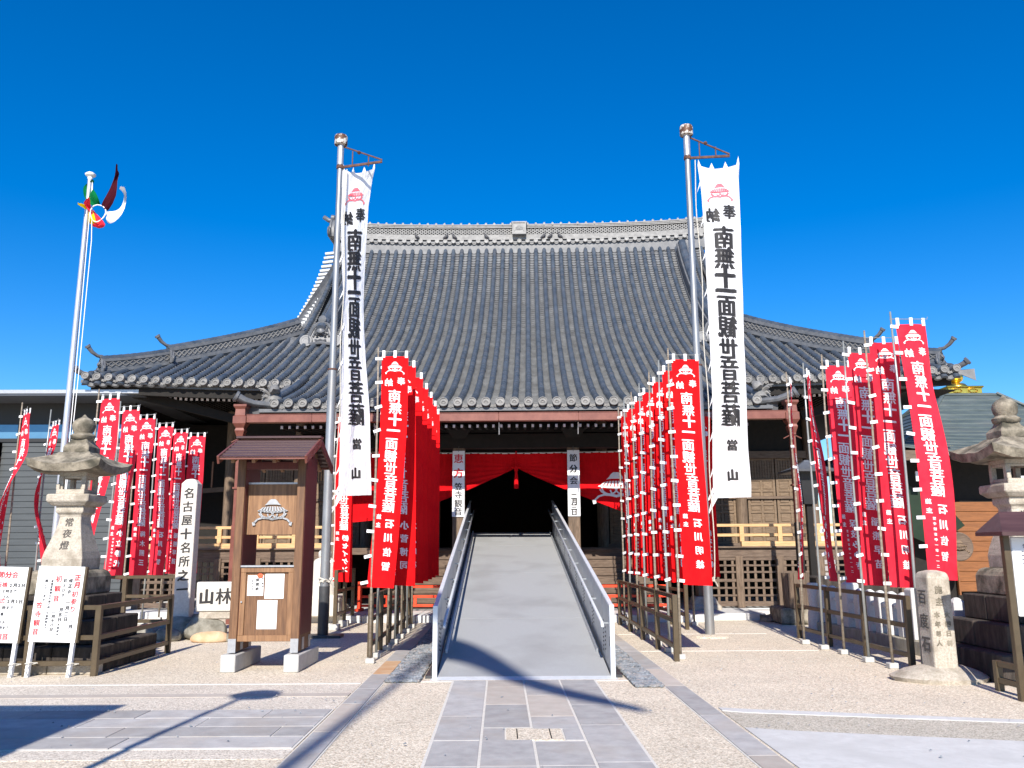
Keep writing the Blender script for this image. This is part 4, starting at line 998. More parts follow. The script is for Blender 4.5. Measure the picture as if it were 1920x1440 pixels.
# ------------------------------------------------------------------ stone lanterns
def lantern(X, Y, label, sgn, text):
    t = thing('stone_lantern', label, 'stone lantern', (X, Y, 0), 0, 'pair of tall stone lanterns')
    # stepped base of blocks
    for z0, z1, hw, nb in ((0,.34,.96,3),(.34,.66,.74,2),(.66,.98,.55,2)):
        for i in range(nb):
            for j in range(2):
                x0 = -hw + 2*hw*i/nb; x1 = -hw + 2*hw*(i+1)/nb; y0_, y1_ = (-hw, 0) if j == 0 else (0, hw)
                b = MB(); b.box(x0 + .004, x1 - .004, y0_ + .004, y1_ - .004, z0, z1 - .004)
                b.build('base_block', M['stone_black'], t, bevel=.015)
    b = MB(); b.sq([(.42,0),(.42,.24),(.39,.31),(.33,.34)], (0,0,.98)); b.build('plinth', M['stone_old'], t, bevel=.02)
    b = MB(); b.sq([(.285,0),(.29,.16),(.27,.26),(.235,.38),(.195,.52),(.165,.66),(.155,.76),(.165,.79),(.195,.82),(.20,.84),(.20,.92),(.19,.93)], (0,0,1.32)); b.build('shaft', M['stone'], t, bevel=.012)
    b = MB(); b.sq([(.24,0),(.29,.05),(.305,.06),(.305,.16),(.29,.17)], (0,0,2.235)); b.build('platform', M['stone'], t, bevel=.012)
    b = MB(); z = 2.405
    b.box(-.20,.20,-.20,.20,z,z+.03); b.box(-.20,.20,-.20,.20,z+.27,z+.34)
    for a in (-1, 1):
        for c in (-1, 1): b.box(a*.165-.035, a*.165+.035, c*.165-.035, c*.165+.035, z+.03, z+.27)
        b.box(-.13,.13,a*.175-.02,a*.175+.02,z+.03,z+.07); b.box(a*.175-.02,a*.175+.02,-.13,.13,z+.03,z+.07)
        b.box(-.13,.13,a*.17-.02,a*.17+.02,z+.23,z+.27); b.box(a*.17-.02,a*.17+.02,-.13,.13,z+.23,z+.27)
    b.build('fire_box', M['stone'], t, bevel=.008)
    b = MB(); b.box(-.205,.205,-.235,-.205,z+.0,z+.07)
    for a in (-1, 1): b.box(a*.185-.025, a*.185+.025, -.235, -.205, z+.07, z+.15)
    b.build('sill_rail', M['stone'], t, bevel=.006)
    # flared roof with upturned corners
    r_ = MB(); n = 9; lv = []
    for h, hw, up in ((0,.19,0),(-.01,.49,.034),(.10,.52,.036),(.13,.46,.026),(.185,.36,.015),(.25,.26,0),(.30,.20,0),(.31,.16,0)):
        ring = []
        for s_ in range(4):
            for i in range(n):
                a = -1 + 2*i/n; x, y = ((a,-1),(1,a),(-a,1),(-1,-a))[s_]; k = (abs(x*y))**2.4
                ring.append(Vector((x*hw*(1+.05*k), y*hw*(1+.05*k), h + up*2.4*k)))
        lv.append(ring)
    vs = []; m4 = 4*n
    for ring in lv:
        for p in ring: vs.append(p + Vector((0,0,2.725)) + Vector((mnoise.noise(p*5), mnoise.noise(p*5+Vector((3,1,2))), mnoise.noise(p*6)))*.018)
    r_.add(vs, [(i*m4+j, i*m4+(j+1)%m4, (i+1)*m4+(j+1)%m4, (i+1)*m4+j) for i in range(len(lv)-1) for j in range(m4)] + [tuple(range(m4))[::-1], tuple((len(lv)-1)*m4+j for j in range(m4))])
    smooth_auto(r_.build('roof_cap', M['stone_old'], t), 35)
    b = MB(); b.sq([(.19,0),(.19,.09),(.17,.12),(.13,.17),(.11,.22)], (0,0,3.02)); b.build('jewel_base', M['stone_old'], t, bevel=.012)
    b = MB(); b.lathe([(.10,0),(.165,.03),(.18,.08),(.14,.11),(.125,.12),(.15,.16),(.165,.23),(.15,.29),(.10,.335),(.045,.36),(.010,.40)], 16, c=(0,0,3.21), jit=.010); smooth_auto(b.build('jewel', M['stone_old'], t), 50)
    # carved characters on the shaft front
    b = MB()
    def fn(x, y, s):
        zz = y - 1.32; pr = [(.16,.29),(.26,.27),(.38,.235),(.52,.195),(.66,.165),(.76,.155)]
        hw = pr[0][1]
        for (za, ha), (zb, hb) in zip(pr, pr[1:]):
            if za <= zz <= zb: hw = ha + (hb-ha)*(zz-za)/(zb-za)
            elif zz > zb: hw = hb
        return Vector((x, -hw - .004 - (abs(s)-1)*.006, y))
    for ch, z in zip(text, (2.00, 1.84, 1.67)): write(b, ch, 0, z, .13, fn)
    b.build('carved_lettering', M['carve'], t, kind='stuff')
    return t
lantern(-6.29, 12.7, 'tall mossy stone lantern at left, behind the two white notice boards', -1, '常夜燈')
lantern(6.84, 11.2, 'tall stone lantern at the right edge, behind the small roofed sign', 1, '常夜燈')

# ------------------------------------------------------------------ bronze railings
def railing(pts, zs, label, posts, m_='bronze_steel', ps=.075, rs=.055, foot=False, group='brown steel railings'):
    """pts: corner points; posts spaced along each side"""
    o = Vector((pts[0][0], pts[0][1], 0)); t = thing('railing', label, 'railing', o, 0, group)
    top = max(zs)
    for k in range(len(pts) - 1):
        a, c = Vector((*pts[k], 0)) - o, Vector((*pts[k+1], 0)) - o
        n = posts[k]
        for i in range(n + 1):
            if k > 0 and i == 0: continue
            p = a.lerp(c, i / n); b = MB(); b.box(p.x - ps/2, p.x + ps/2, p.y - ps/2, p.y + ps/2, 0, top + rs*.5 + .003); b.build('post', M[m_], t, bevel=.005)
            if foot: b = MB(); b.box(p.x - .10, p.x + .10, p.y - .10, p.y + .10, 0, .12); b.build('footing', M['block'], t, bevel=.01)
        for z in zs:
            d = (c - a).normalized() * ps * .5; b = MB(); b.bar(a + d + Vector((0,0,z)), c - d + Vector((0,0,z)), rs, rs * 1.1); b.build('rail', M[m_], t, bevel=.004)
    return t
railing([(2.52,12.58),(2.52,18.4)], (.90,.56,.20), 'brown steel railing beside the banners right of the ramp', [4])
railing([(-1.95,13.1),(-1.95,18.6)], (.90,.56,.20), 'brown steel railing beside the banners left of the ramp', [5], foot=False)
railing([(-3.34,17.6),(-3.30,19.4)], (1.15,.75,.30), 'short brown railing left of the steel flagpole', [2], foot=True)
railing([(3.70,17.3),(3.50,19.6)], (1.10,.75,.28), 'short brown railing behind the right flagpole', [2], foot=False)
railing([(5.45,11.6),(5.35,15.6)], (.92,.56,.18), 'brown steel railing behind the far right banners', [3])
railing([(-7.9,11.5),(-5.27,11.5),(-5.27,13.95)], (.86,.48,.16), 'brown steel railing enclosing the base of the left lantern', [3,1])
t = thing('stone_kerb', 'low beige kerb under the railing in front of the left lantern', 'kerb', (-6.6, 11.72, 0))
for i in range(4):
    b = MB(); b.box(-1.3 + i*.65 + .004, -.65 + i*.65 - .004, -.1, .1, 0, .15); b.build('kerb_stone', M['stone'], t, bevel=.012)
railing([(-5.9,16.3),(-9.3,16.3)], (1.10,.75,.30), 'brown railing below the left outer banners', [3])
railing([(5.62,8.6),(5.62,9.9)], (.30,.12), 'low brown rail at the foot of the right lantern', [1])

# ------------------------------------------------------------------ red votive banners
tabm = MB(); tabm.box(-.055,.055,-.008,.008,-.022,.022); tab_mesh = tabm.mesh('tab', M['tab'])
tabt = MB(); tabt.box(-.022,.022,-.008,.008,-.055,.055); tabt_mesh = tabt.mesh('tab', M['tab'])
def nobori(X, Y, label, donor, th0=0., th1=None, amp=.02, seed=0, mat_='red', zt=4.66, ztop=4.48, W=.40, L_=3.42, group='', sway=.0, bow=0., curl=0., ph=0.):
    t = thing('votive_banner', label, 'banner', (X, Y, 0), 0, group)
    rr = random.Random(seed * 7 + 3); th1 = th0 if th1 is None else th1
    lean = .02
    def polex(z): return .012 * math.sin(z * 1.3 + seed) 
    b = MB(); b.tube([(polex(0),0,0),(polex(1.2),0,1.2),(polex(2.4),0,2.4),(polex(3.6),0,3.6),(polex(zt),0,zt)], [.021,.020,.018,.016,.013], 8)
    b.build('pole', M['bamboo'] if seed % 2 == 0 else M['pole_grey'], t, smooth=True)
    b = MB(); b.box(-.065,.065,-.065,.065,0,.075); b.build('footing', M['block'], t, bevel=.01)
    def dirv(tt):
        a = th0 + (th1 - th0) * (tt ** 1.2) + curl * math.sin(tt * 7 + ph) * min(1, tt * 4); return a
    x_off = .055
    # cloth grid: near edge follows the pole, the rest swings on angle a(tt)
    def C(s, tt, side=0, lift_=0.):
        a = dirv(tt); z = ztop - L_ * tt
        d = Vector((math.cos(a), math.sin(a), 0)); nrm = Vector((-d.y, d.x, 0))
        rip = amp * math.sin(2*math.pi*s*1.15 + ph + tt*2.6) * (.35 + .65*tt) + amp*.5*math.sin(7.5*tt + 3*s + seed)
        p = Vector((polex(z) + x_off, 0, z)) + d * (s * W) + nrm * (rip * (.25 + .75 * s)) + Vector((sway * tt * tt + bow*math.sin(math.pi*tt), -bow*.3*math.sin(math.pi*tt), 0))
        p.z += -.02 * s * tt
        return p + nrm * (-lift_ * side)
    b = MB(); nx, ny = 8, 40
    b.grid([[C(i/nx, j/ny) for i in range(nx+1)] for j in range(ny+1)])
    cl = b.build('cloth', M[mat_], t, smooth=True)
    # crossbar and tabs
    a = th0; d = Vector((math.cos(a), math.sin(a), 0))
    p0 = Vector((polex(ztop), 0, ztop + .075)); b = MB(); b.tube([p0 - d*.02, p0 + d*(x_off + W*1.06), p0 + d*(x_off + W*1.08) + Vector((0,0,.03))], .006, 5); b.build('crossbar', M['pole_grey'], t)
    for s_ in (.07, .5, .93):
        q = C(s_, 0); inst('tab', tabt_mesh, t, (q.x, q.y, q.z + .035), (0, 0, a))
    for k in range(10):
        tt = .012 + k * .108; q = C(0, tt); aa = dirv(tt)
        inst('tab', tab_mesh, t, (q.x - .035 + rr.uniform(-.01,.01), q.y - .012, q.z + rr.uniform(-.01,.01)), (0, rr.uniform(-.35,.2), aa * .6))
    # print on both faces; the camera sees the reversed back of it
    fn = lambda x, y, s: C(x / W, y / L_, s, .007)
    pr = MB(); k = dict(fn=fn, mirror=True, sides=(1,-1))
    def fy(f): return f * L_
    def wr(ch, fx, f, size): 
        def f2(x, y, s): return C(x / W, (2*fy(f) - y) / L_, s, .007)
        write(pr, ch, fx * W, fy(f), size, f2, mirror=True, sides=(1,-1))
    def fh(x, y, s): return C(x / W, (2*fy(.048) - y) / L_, s, .007)
    hat(pr, .5*W, fy(.048), .135, fh, sides=(1,-1))
    wr('奉', .74, .112, .125); wr('納', .28, .118, .125)
    for i, ch in enumerate('南無十一面観世音菩薩'):
        wr(ch, .5 + .05*math.sin(i), .178 + .0535*i + (-.006 if i == 3 else 0), .195)
    wr('施', .2, .705, .075); wr('主', .2, .74, .075)
    nchar = len(donor)
    for i, ch in enumerate(donor): wr(ch, .62, .735 + i * (.235 / max(4, nchar)), .13 if nchar < 6 else .10)
    if seed % 3 == 2:
        for i in range(10): wr('笠寺観音中区本町一二'[i] if '笠寺観音中区本町一二'[i] in GL else '一', .32, .77 + i*.02, .042)
    pr.build('print', M['tab'], t, kind='stuff')
    return t
GI = 'red votive banners beside the ramp'
# right inner row
ys = [12.79, 13.64, 14.60, 15.64, 16.55, 17.52, 18.43]
dn = ['石川明雄','小菅博司','保枝みゆき','小立静代','梅木照三','稲熊早苗','石川信智']
od = ['nearest','second','third','fourth','fifth','sixth','farthest']
for i, y in enumerate(ys):
    a0 = [.06,.10,.25,.15,.3,.2,1.0][i]; a1 = [-.02,.3,.35,.3,.4,.3,1.25][i]
    nobori(2.62, y, f'{od[i]} red banner in the row right of the ramp' + (', fully readable in front' if i == 0 else ''), dn[i], a0, a1, .022, i, 'red', group=GI, ph=i*1.7, sway=.02 if i == 0 else 0, curl=.06, W=.43)
# left inner row
ys = [12.55, 13.2, 14.15, 15.1, 16.0, 17.0, 18.0]
for i, y in enumerate(ys):
    a0 = [.05,.12,.1,.1,.1,.1,.15][i]; a1 = [-.2,.05,.1,.0,.1,.0,.1][i]
    nobori(-1.86 + (.0 if i < 2 else .03), y, f'{od[i]} red banner in the row left of the ramp' + (', fully readable in front' if i == 0 else ''), ['石川信智','小菅博司','石川明雄','小立静代','梅木照三','稲熊早苗','保枝みゆき'][i], a0, a1, .018, i + 10, 'red', zt=4.62, group=GI, ph=i*2.1 + 1, sway=(-.12 if i == 0 else .04), W=.40 if i == 0 else .46, curl=.05)
# behind the two tall flagpoles
GB = 'red banners behind the tall flagpoles'
nobori(-3.62, 18.3, 'red banner behind the left white banner, ending 株セイケン', '㈱セイケン', .1, -.05, .04, 21, 'red', zt=4.55, ztop=4.35, group=GB, sway=.03, curl=.1, ph=2)
nobori(4.05, 18.2, 'red banner behind the right white banner beside the steel pole', '岡本工業㈱', .06, .02, .03, 22, 'red', zt=4.6, ztop=4.42, W=.50, group=GB, sway=.05)
# right outer row
GO = 'faded red banners in the right outer row'
data = [(5.10,14.63,1.15,1.35,'保枝みゆき','farthest'),(5.13,13.87,1.05,.85,'保枝みゆき','fifth from the front'),(5.2,13.25,.10,.15,'保枝みゆき','fourth from the front'),(5.18,12.34,.18,.25,'稲熊早苗','third from the front'),(5.24,11.72,.02,.25,'石川明雄','second from the front'),(5.38,11.15,.0,.05,'石川信智','nearest, beside the stone marker')]
for i, (x, y, a0, a1, dnr, lab) in enumerate(data):
    nobori(x, y, f'faded red banner in the right outer row, {lab}', dnr, a0, a1, .035, 30 + i, 'red_faded', group=GO, zt=4.78 if i == 5 else 4.66, ztop=4.60 if i == 5 else 4.48, ph=i*1.3, sway=[0,.1,.05,-.05,.02,.13][i], bow=[0,0,0,.03,0,.06][i], curl=.14 if i in (0,1,5) else .09, W=.42)
# left outer row
GL_ = 'faded red banners in the left outer row'
data = [(-7.50,15.56,-.25,-.3,'小立静代','nearest, right behind the stone lantern'),(-7.68,16.89,-.3,-.2,'小立静代','second from the front'),(-7.80,18.0,-.3,-.2,'梅木照三','third from the front'),(-7.86,19.21,-.3,-.3,'石川信智','fourth from the front'),(-7.90,20.23,-.3,-.3,'稲熊早苗','fifth from the front'),(-7.76,20.84,.0,.0,'小菅博司','farthest, beside the stone pillar')]
for i, (x, y, a0, a1, dnr, lab) in enumerate(data):
    nobori(x, y, f'faded red banner in the left outer row, {lab}', dnr, a0, a1, .03, 40 + i, 'red_faded', zt=4.55, ztop=4.36, L_=3.3, group=GL_, ph=i*1.1, sway=[-.32,-.10,.05,0,0,0][i], curl=.10, W=.40)
nobori(-9.70, 17.0, 'narrow twisted red banner at the far left, by the wooden window', '石川明雄', -.85, -1.25, .05, 50, 'red_faded', zt=4.55, ztop=4.3, L_=3.3, group='twisted red banners at the far left', ph=.4, sway=-.25, bow=-.10, curl=.45)
nobori(-9.60, 17.9, 'narrow twisted red banner between the wooden window and the flagpole', '小菅博司', -.75, -1.1, .06, 51, 'red_faded', zt=4.55, ztop=4.2, L_=3.2, group='twisted red banners at the far left', ph=1.4, sway=.12, bow=-.16, curl=.42)

# ------------------------------------------------------------------ tall flagpoles with white banners
def tall_pole(X, Y, label, top, dark_base):
    t = thing('flagpole', label, 'flagpole', (X, Y, 0), 0, 'two tall steel flagpoles')
    zj = 5.05
    b = MB(); b.tube([(0,0,.9 if dark_base else 0),(0,0,zj)], [.088,.085], 16); smooth_auto(b.build('lower_pipe', M['steel'], t))
    b = MB(); b.tube([(0,0,zj),(0,0,top - .45)], [.068,.055], 14); smooth_auto(b.build('upper_pipe', M['steel'], t))
    b = MB(); b.tube([(0,0,top-.45),(0,0,top)], [.066,.066], 14); b.build('head_sleeve', M['silver'], t)
    if dark_base:
        b = MB(); b.tube([(0,0,0),(0,0,.92)], .10, 16); smooth_auto(b.build('base_sleeve', M['steel_dark'], t))
        b = MB(); b.box(-.28,.36,-.2,.2,0,.05); b.build('base_plate', M['steel_dark'], t, bevel=.01)
    else:
        b = MB(); b.lathe([(.34,0),(.30,.03),(.1,.05)], 14); b.build('base_collar', M['ground'], t)
    b = MB(); b.lathe([(.07,-.02),(.13,.0),(.135,.02),(.135,.17),(.12,.2),(.02,.22)], 16, c=(0,0,top)); smooth_auto(b.build('cap', M['rust_cap'], t), 40)
    b = MB(); b.lathe([(.075,-.03),(.075,.03)], 12, c=(0,0,top-.5)); b.lathe([(.095,-.015),(.095,.015)], 14, c=(0,0,zj)); b.build('collar_ring', M['rust'], t)
    b = MB(); z = top - .5
    b.bar((0,0,z), (.86,0,z+.13 if X < 0 else z+.05), .03, .045); b.bar((0,0,top-.02), (.86,0,z+.17 if X < 0 else z+.09), .025,.025)
    for x in (.25,.58): b.bar((x,0,z+.03),(x,0,top-.06-x*.33),.02,.02)
    b.lathe([(.02,-.035),(.045,0),(.02,.035)], 8, c=(.38,0,top-.17)); b.build('bracket_arm', M['rust'], t)
    b = MB(); r = random.Random(2)
    b.tube([(.0,-.10,1.02+.0),(.10,.02,1.04),(.0,.11,1.02),(-.11,0,1.05),(0,-.11,1.0)], .02, 6)
    b.tube([(-.1,-.08,1.08),(.11,-.09,1.0),(.13,.03,1.06)], .018, 6); b.tube([(-.12,-.05,.98),(.05,-.12,1.05),(.14,-.05,.97),(.18,-.02,.9)], .014, 6)
    b.build('rope_knot', M['rope'], t)
    hz = []
    for i in range(26):
        zz = 1.05 + (top - .55 - 1.05) * i / 25; hz.append((.13 + .02*math.sin(i*.8) + .03*math.sin(math.pi*i/25), -.02, zz))
    b = MB(); b.tube(hz, .011, 5); b.build('halyard', M['rope'], t)
    return t
tall_pole(-3.29, 16.2, 'tall steel flagpole left of the ramp with a dark base and rusty cap', 9.80, True)
tall_pole(3.80, 15.85, 'tall steel flagpole right of the ramp with a rusty bracket arm', 9.85, False)
def interp(tb, y):
    for (a, xa), (b2, xb) in zip(tb, tb[1:]):
        if y <= b2: t = (y - a) / (b2 - a); t = t*t*(3-2*t) if False else t; return xa + (xb - xa) * t
    return tb[-1][1]
def long_banner(label, Y0, ledge, redge, y0, y1, Wd, tail_l, seed, chars):
    rr = random.Random(seed)
    ys_ = [y0 + (y1 - y0) * j / 60 for j in range(61)]
    Lf, Rt = [], []
    for y in ys_:
        a = PY(interp(ledge, y), y + 2 , Y0); xr = interp(redge, y); c = PY(xr, y, Y0)
        dx = c.x - a.x; dy = math.sqrt(max(0.0, Wd*Wd - dx*dx))
        c = PY(xr, y, Y0 + dy * (.9 if seed == 1 else .5)); Lf.append(a); Rt.append(c)
    n = 14
    org = Vector((Lf[0].x, Lf[0].y, 0))
    def C(s, t, side=0, off=0.):
        f = max(0., min(59.999, t * 60)); i = int(f); k = f - i
        a = Lf[i].lerp(Lf[i+1], k); c = Rt[i].lerp(Rt[i+1], k); p = a.lerp(c, s)
        d = (c - a); d.z = 0; d.normalize(); nr = Vector((d.y, -d.x, 0))
        rip = (.020*math.sin(9*s + 3.2*t*2 + seed) + .014*math.sin(17*s - 5*t) * t) * math.sin(math.pi*min(1, s*1.2+.0)) 
        rip += .03 * math.sin(t*9 + seed) * s
        sag = -.09 * math.sin(math.pi * s) * math.exp(-t*30)
        return p + nr * (rip + side*off) + Vector((0,0,sag)) - org
    t = thing('long_banner', label, 'banner', org, 0, 'two long white banners on the flagpoles')
    b = MB(); b.grid([[C(i/n, j/60) for i in range(n+1)] for j in range(61)])
    # pointed loops on top and ragged ties along the pole edge
    for s_ in (0.02, .34, .66, .985):
        p = C(s_, 0); q1, q2 = C(max(0, s_-.06), 0), C(min(1, s_+.06), 0); b.add([q1, q2, p + Vector((0,0,.17 if s_ > .9 else .13))], [(0,1,2)])
    b.build('cloth', M['white_cloth'], t, smooth=True)
    tb = MB()
    for k in range(9):
        tt = .05 + k * .108; p = C(0, tt); tb.add([p + Vector((.02,0,.09)), p + Vector((.02,0,-.02)), p + Vector((-.075,-.01,-.16 - .08*rr.random()))], [(0,1,2)])
    p = C(0, 1); 
    tb.add([p + Vector((0,0,.1)), p + Vector((.08,0,0)), p + Vector((-.12,0,-.33))], [(0,1,2)]); tb.add([p + Vector((.0,0,.2)), p + Vector((.03,0,.1)), p + Vector((-.15,0,-.12))], [(0,1,2)])
    tb.build('tie', M['white_cloth'], t, kind='stuff')
    L_ = (Lf[0] - Lf[-1]).length
    def mk(f0): return lambda x, y, s: C(x, f0 - y / L_, s, .008)
    # x coordinate in fraction of width, y in metres about f0
    ink, pk = MB(), MB()
    for ch, fx, fy_, size in chars:
        vs, fs = GL[ch]; ink = MB()
        for sd_ in (1, -1):
            for q, (ox, oy) in enumerate(BOLD):
                ink.add([C(fx - (x + ox*1.9)*size/Wd, fy_ - (y + oy*1.8 + .06*x)*size/L_, sd_, .008 + q*.0006) for x, y in vs], fs)
        ink.build('printed_character', M['ink'], t)
    for sd_ in (1, -1):
        for p in HAT:
            q = [Vector((a[0], a[1], 0)) for a in p]
            pk.add([C(.48 + a.x*.26/Wd*1.0, .078 - a.y*.26/L_, sd_, .008) for a in q], tessellate_polygon([q]))
    pk.build('crest', M['ink_pink'], t, kind='stuff')
big = '南無十一面観世音菩薩'
fr = [.218,.279,.335,.378,.425,.487,.552,.615,.683,.752]
ch = [('奉',.70,.142,.30),('納',.26,.150,.30)] + [(c, .52, f, .47) for c, f in zip(big, fr)] + [('當',.55,.842,.24),('山',.52,.932,.24)]
long_banner('long white banner with black characters on the left flagpole', 16.2,
    [(300,643),(390,639),(500,641),(560,644),(664,641),(810,638),(940,634)], [(300,706),(340,696),(390,689),(440,687),(560,684),(600,684),(685,686),(768,691),(860,694),(920,697)], 316, 928, .80, True, 1, ch)
long_banner('long white banner with black characters on the right flagpole', 15.85,
    [(300,1307),(357,1315),(440,1321),(526,1325),(660,1332),(751,1336),(862,1336),(950,1338)], [(300,1386),(336,1384),(434,1390),(556,1394),(640,1394),(773,1399),(840,1403),(907,1410),(930,1410)], 308, 932, .82, True, 2, ch)

# far left flagpole with the five-coloured streamer flag
fp = thing('flagpole', 'bright aluminium flagpole at left with a small dome on top', 'flagpole', (PY(170,325,17).x, 17, 0))
b = MB(); b.tube([(0,0,0),(0,0,4),(0,0,9.4)], [.068,.062,.045], 14); smooth_auto(b.build('pole', M['alu'], fp))
b = MB(); b.lathe([(.05,0),(.05,.06),(.10,.08),(.11,.11),(.06,.15),(.0,.16)], 12, c=(0,0,9.40)); smooth_auto(b.build('cap', M['board_white'], fp))
b = MB(); b.tube([(.07,-.03,9.35),(.10,-.03,6),(.13,-.03,1.3)], .008, 5); b.tube([(.07,-.03,9.35),(.17,-.03,8),(.17,-.03,5),(.13,-.03,1.3)], .008, 5); b.build('halyard', M['tab'], fp)
ft = thing('streamer_flag', 'torn five coloured streamer flag flying from the left aluminium flagpole', 'flag', (PY(190,380,16.9).x, 16.9, PY(190,380,16.9).z))
org = ft.location.copy()
def blob(name, m_, pl, pr_, dep):
    """ribbon between two px outlines, each point with its own depth so the cloth curls"""
    b = MB(); k = len(pl); G = []
    for i in range(k):
        a = PY(*pl[i], 16.9 + dep[i]); c = PY(*pr_[i], 16.9 + dep[i] + .25 * math.sin(i * 1.3)); row = []
        for j in range(6):
            q = a.lerp(c, j/5); q.y += .05*math.sin(j*1.9 + i); row.append(q - org)
        G.append(row)
    b.grid(G); o = b.build(name, m_, ft, smooth=True); s_ = o.modifiers.new('sub', 'SUBSURF'); s_.levels = 1; s_.render_levels = 1
def px(L_): return [(x/4, 280 + y/4) for x, y in L_]
blob('green_streamer', M['green_cloth'], px([(690,222),(650,250),(614,268),(622,320),(640,380),(690,425)]), px([(705,235),(706,262),(690,290),(720,320),(735,370),(748,412)]), [0,.05,.1,.15,.1,0])
blob('maroon_streamer', M['maroon_cloth'], px([(872,110),(860,130),(858,200),(835,270),(800,360),(760,425)]), px([(880,112),(880,160),(912,185),(874,230),(878,340),(800,468)]), [-.3,-.2,0,.15,.1,0])
blob('white_streamer', M['white_cloth'], px([(885,290),(925,315),(930,380),(900,450),(850,475),(792,468)]), px([(930,275),(955,320),(955,410),(920,490),(850,545),(805,555)]), [-.2,0,.1,.15,.1,0])
blob('red_streamer', M['red_faded'], px([(670,352),(605,395),(640,430),(700,510),(720,560),(690,575)]), px([(672,385),(685,440),(720,480),(785,545),(790,575),(735,590)]), [-.25,-.1,0,.1,.1,.1])
blob('yellow_streamer', M['yellow_cloth'], px([(575,408),(600,425),(640,440),(625,480),(640,545),(700,570)]), px([(600,400),(668,430),(700,450),(710,500),(720,560),(722,565)]), [-.2,-.1,.05,.15,.2,.2])
b = MB(); c0 = PY(*px([(735,480)])[0], 16.9) - org; b.tube([c0 + Vector((.16*math.cos(R_(a)), .03*math.sin(R_(a*2)), .19*math.sin(R_(a)))) for a in range(0, 361, 20)], .012, 5, cap=False); b.build('hoop', M['tab'], ft)

# ------------------------------------------------------------------ roofed wooden notice board
nb = thing('notice_board', 'roofed cedar notice board with silver hat crest and papers behind glass', 'notice board', (-3.19, 12.0, 0), R_(-1.0))
for x in (-.42, .42):
    b = MB(); b.box(x - .10, x + .10, -.32, .85, 0, .225); b.build('footing', M['block'], nb, bevel=.012)
    b = MB(); b.box(x - .053, x + .053, -.195, -.18, .24, .42); b.box(x + .056, x + .062, .0, .10, .26, .42); b.box(x + .056, x + .062, .36, .46, .26, .42); b.build('post_shoe', M['silver'], nb, kind='stuff')
    b = MB(); b.box(x - .055, x + .055, -.18, .50, .25, 2.98); b.build('post', M['cedar'], nb, bevel=.006)
    b = MB(); b.box(x + .0555, x + .060, -.15, .49, .46, 2.9); b.build('shaded_side', M['cedar_dark'], nb)  # dark sheet painting the shade on the right face of the post
b = MB(); b.box(-.365, .365, -.02, .02, 1.80, 2.50); p1 = b.build('crest_board', M['cedar_panel'], nb, bevel=.004)
b = MB(); b.box(-.36, .36, -.035, .03, 2.50, 2.525); b.build('board_cap', M['silver'], nb)
b = MB(); k0 = MB(); hat(k0, 0, 2.14, .26, lambda x, y, s: Vector((x, -.036 - (abs(s)-1)*.006, y))); 
fs0 = k0.f; b.add(k0.v, k0.f); b.build('hat_emblem', M['silver'], p1, kind='stuff')
o_ = p1.children[0]; sm = o_.modifiers.new('solid', 'SOLIDIFY'); sm.thickness = .02; sm.offset = 0
# display case
b = MB(); y = -.12
b.box(-.36, .36, y, y + .12, .40, 1.36, 1); b.box(-.365, .365, y - .03, y + .02, .38, .46); b.box(-.365, .365, y - .03, y + .02, 1.29, 1.36); b.box(-.365, -.29, y - .028, y + .018, .46, 1.29); b.box(.29, .365, y - .028, y + .018, .46, 1.29)
case = b.build('display_case', [M['cedar_panel'], M['cedar']], nb, bevel=.004)
b = MB(); b.box(-.365, .365, y - .05, y + .13, 1.362, 1.385); b.build('case_cap', M['silver'], case)
def paper(name, x0, x1, z0, z1, parent, y, lines, tilt=0, m_='ink_grey'):
    b = MB(); b.box(x0, x1, y - .002, y, z0, z1); o = b.build(name, M['paper'], parent)
    g_ = MB(); r = random.Random(int(x0*100)+9)
    for i in range(lines):
        xx = x1 - .02 - (x1 - x0 - .04) * i / max(1, lines-1); z = z1 - .03
        while z > z0 + .04:
            g_.box(xx - .0055, xx + .0055, y - .0035, y - .0022, z - r.uniform(.008,.014), z); z -= .018
            if r.random() < .05: break
    g_.build('print', M[m_], o, kind='stuff'); return o
pa = paper('paper', -.27, -.05, .98, 1.25, case, y - .004, 0)
a_ = MB(); fn = lambda x, yy, s: Vector((x, y - .009 - (abs(s)-1)*.006, yy))
for i, c in enumerate('秘仏本尊'): write(a_, c, -.065, 1.21 - i*.035, .03, fn)
for i, c in enumerate('御開帳'): write(a_, c, -.135, 1.19 - i*.06, .05, fn)
for i, c in enumerate('一年中拝観'): write(a_, c, -.20, 1.21 - i*.035, .028, fn)
a_.build('lettering', M['ink'], pa, kind='stuff')
b = MB(); 
for a in range(6): b.lathe([(0,0),(.02,.004),(0,.008)], 6, c=(-.10 + .022*math.cos(a*1.05), y - .012, 1.245 + .014*math.sin(a*1.05)), M=Matrix.Rotation(R_(90), 3, 'X'))
b.build('orange_flower', M['orange_pin'], pa)
paper('paper', -.03, .23, .94, 1.27, case, y - .004, 8)
paper('paper', -.12, .15, .54, .92, case, y - .004, 8)
b = MB(); b.lathe([(.0,0),(.012,0),(.012,.015),(0,.015)], 8, c=(-.33, y - .035, .90), M=Matrix.Rotation(R_(90), 3, 'X')); b.build('lock', M['silver'], case)
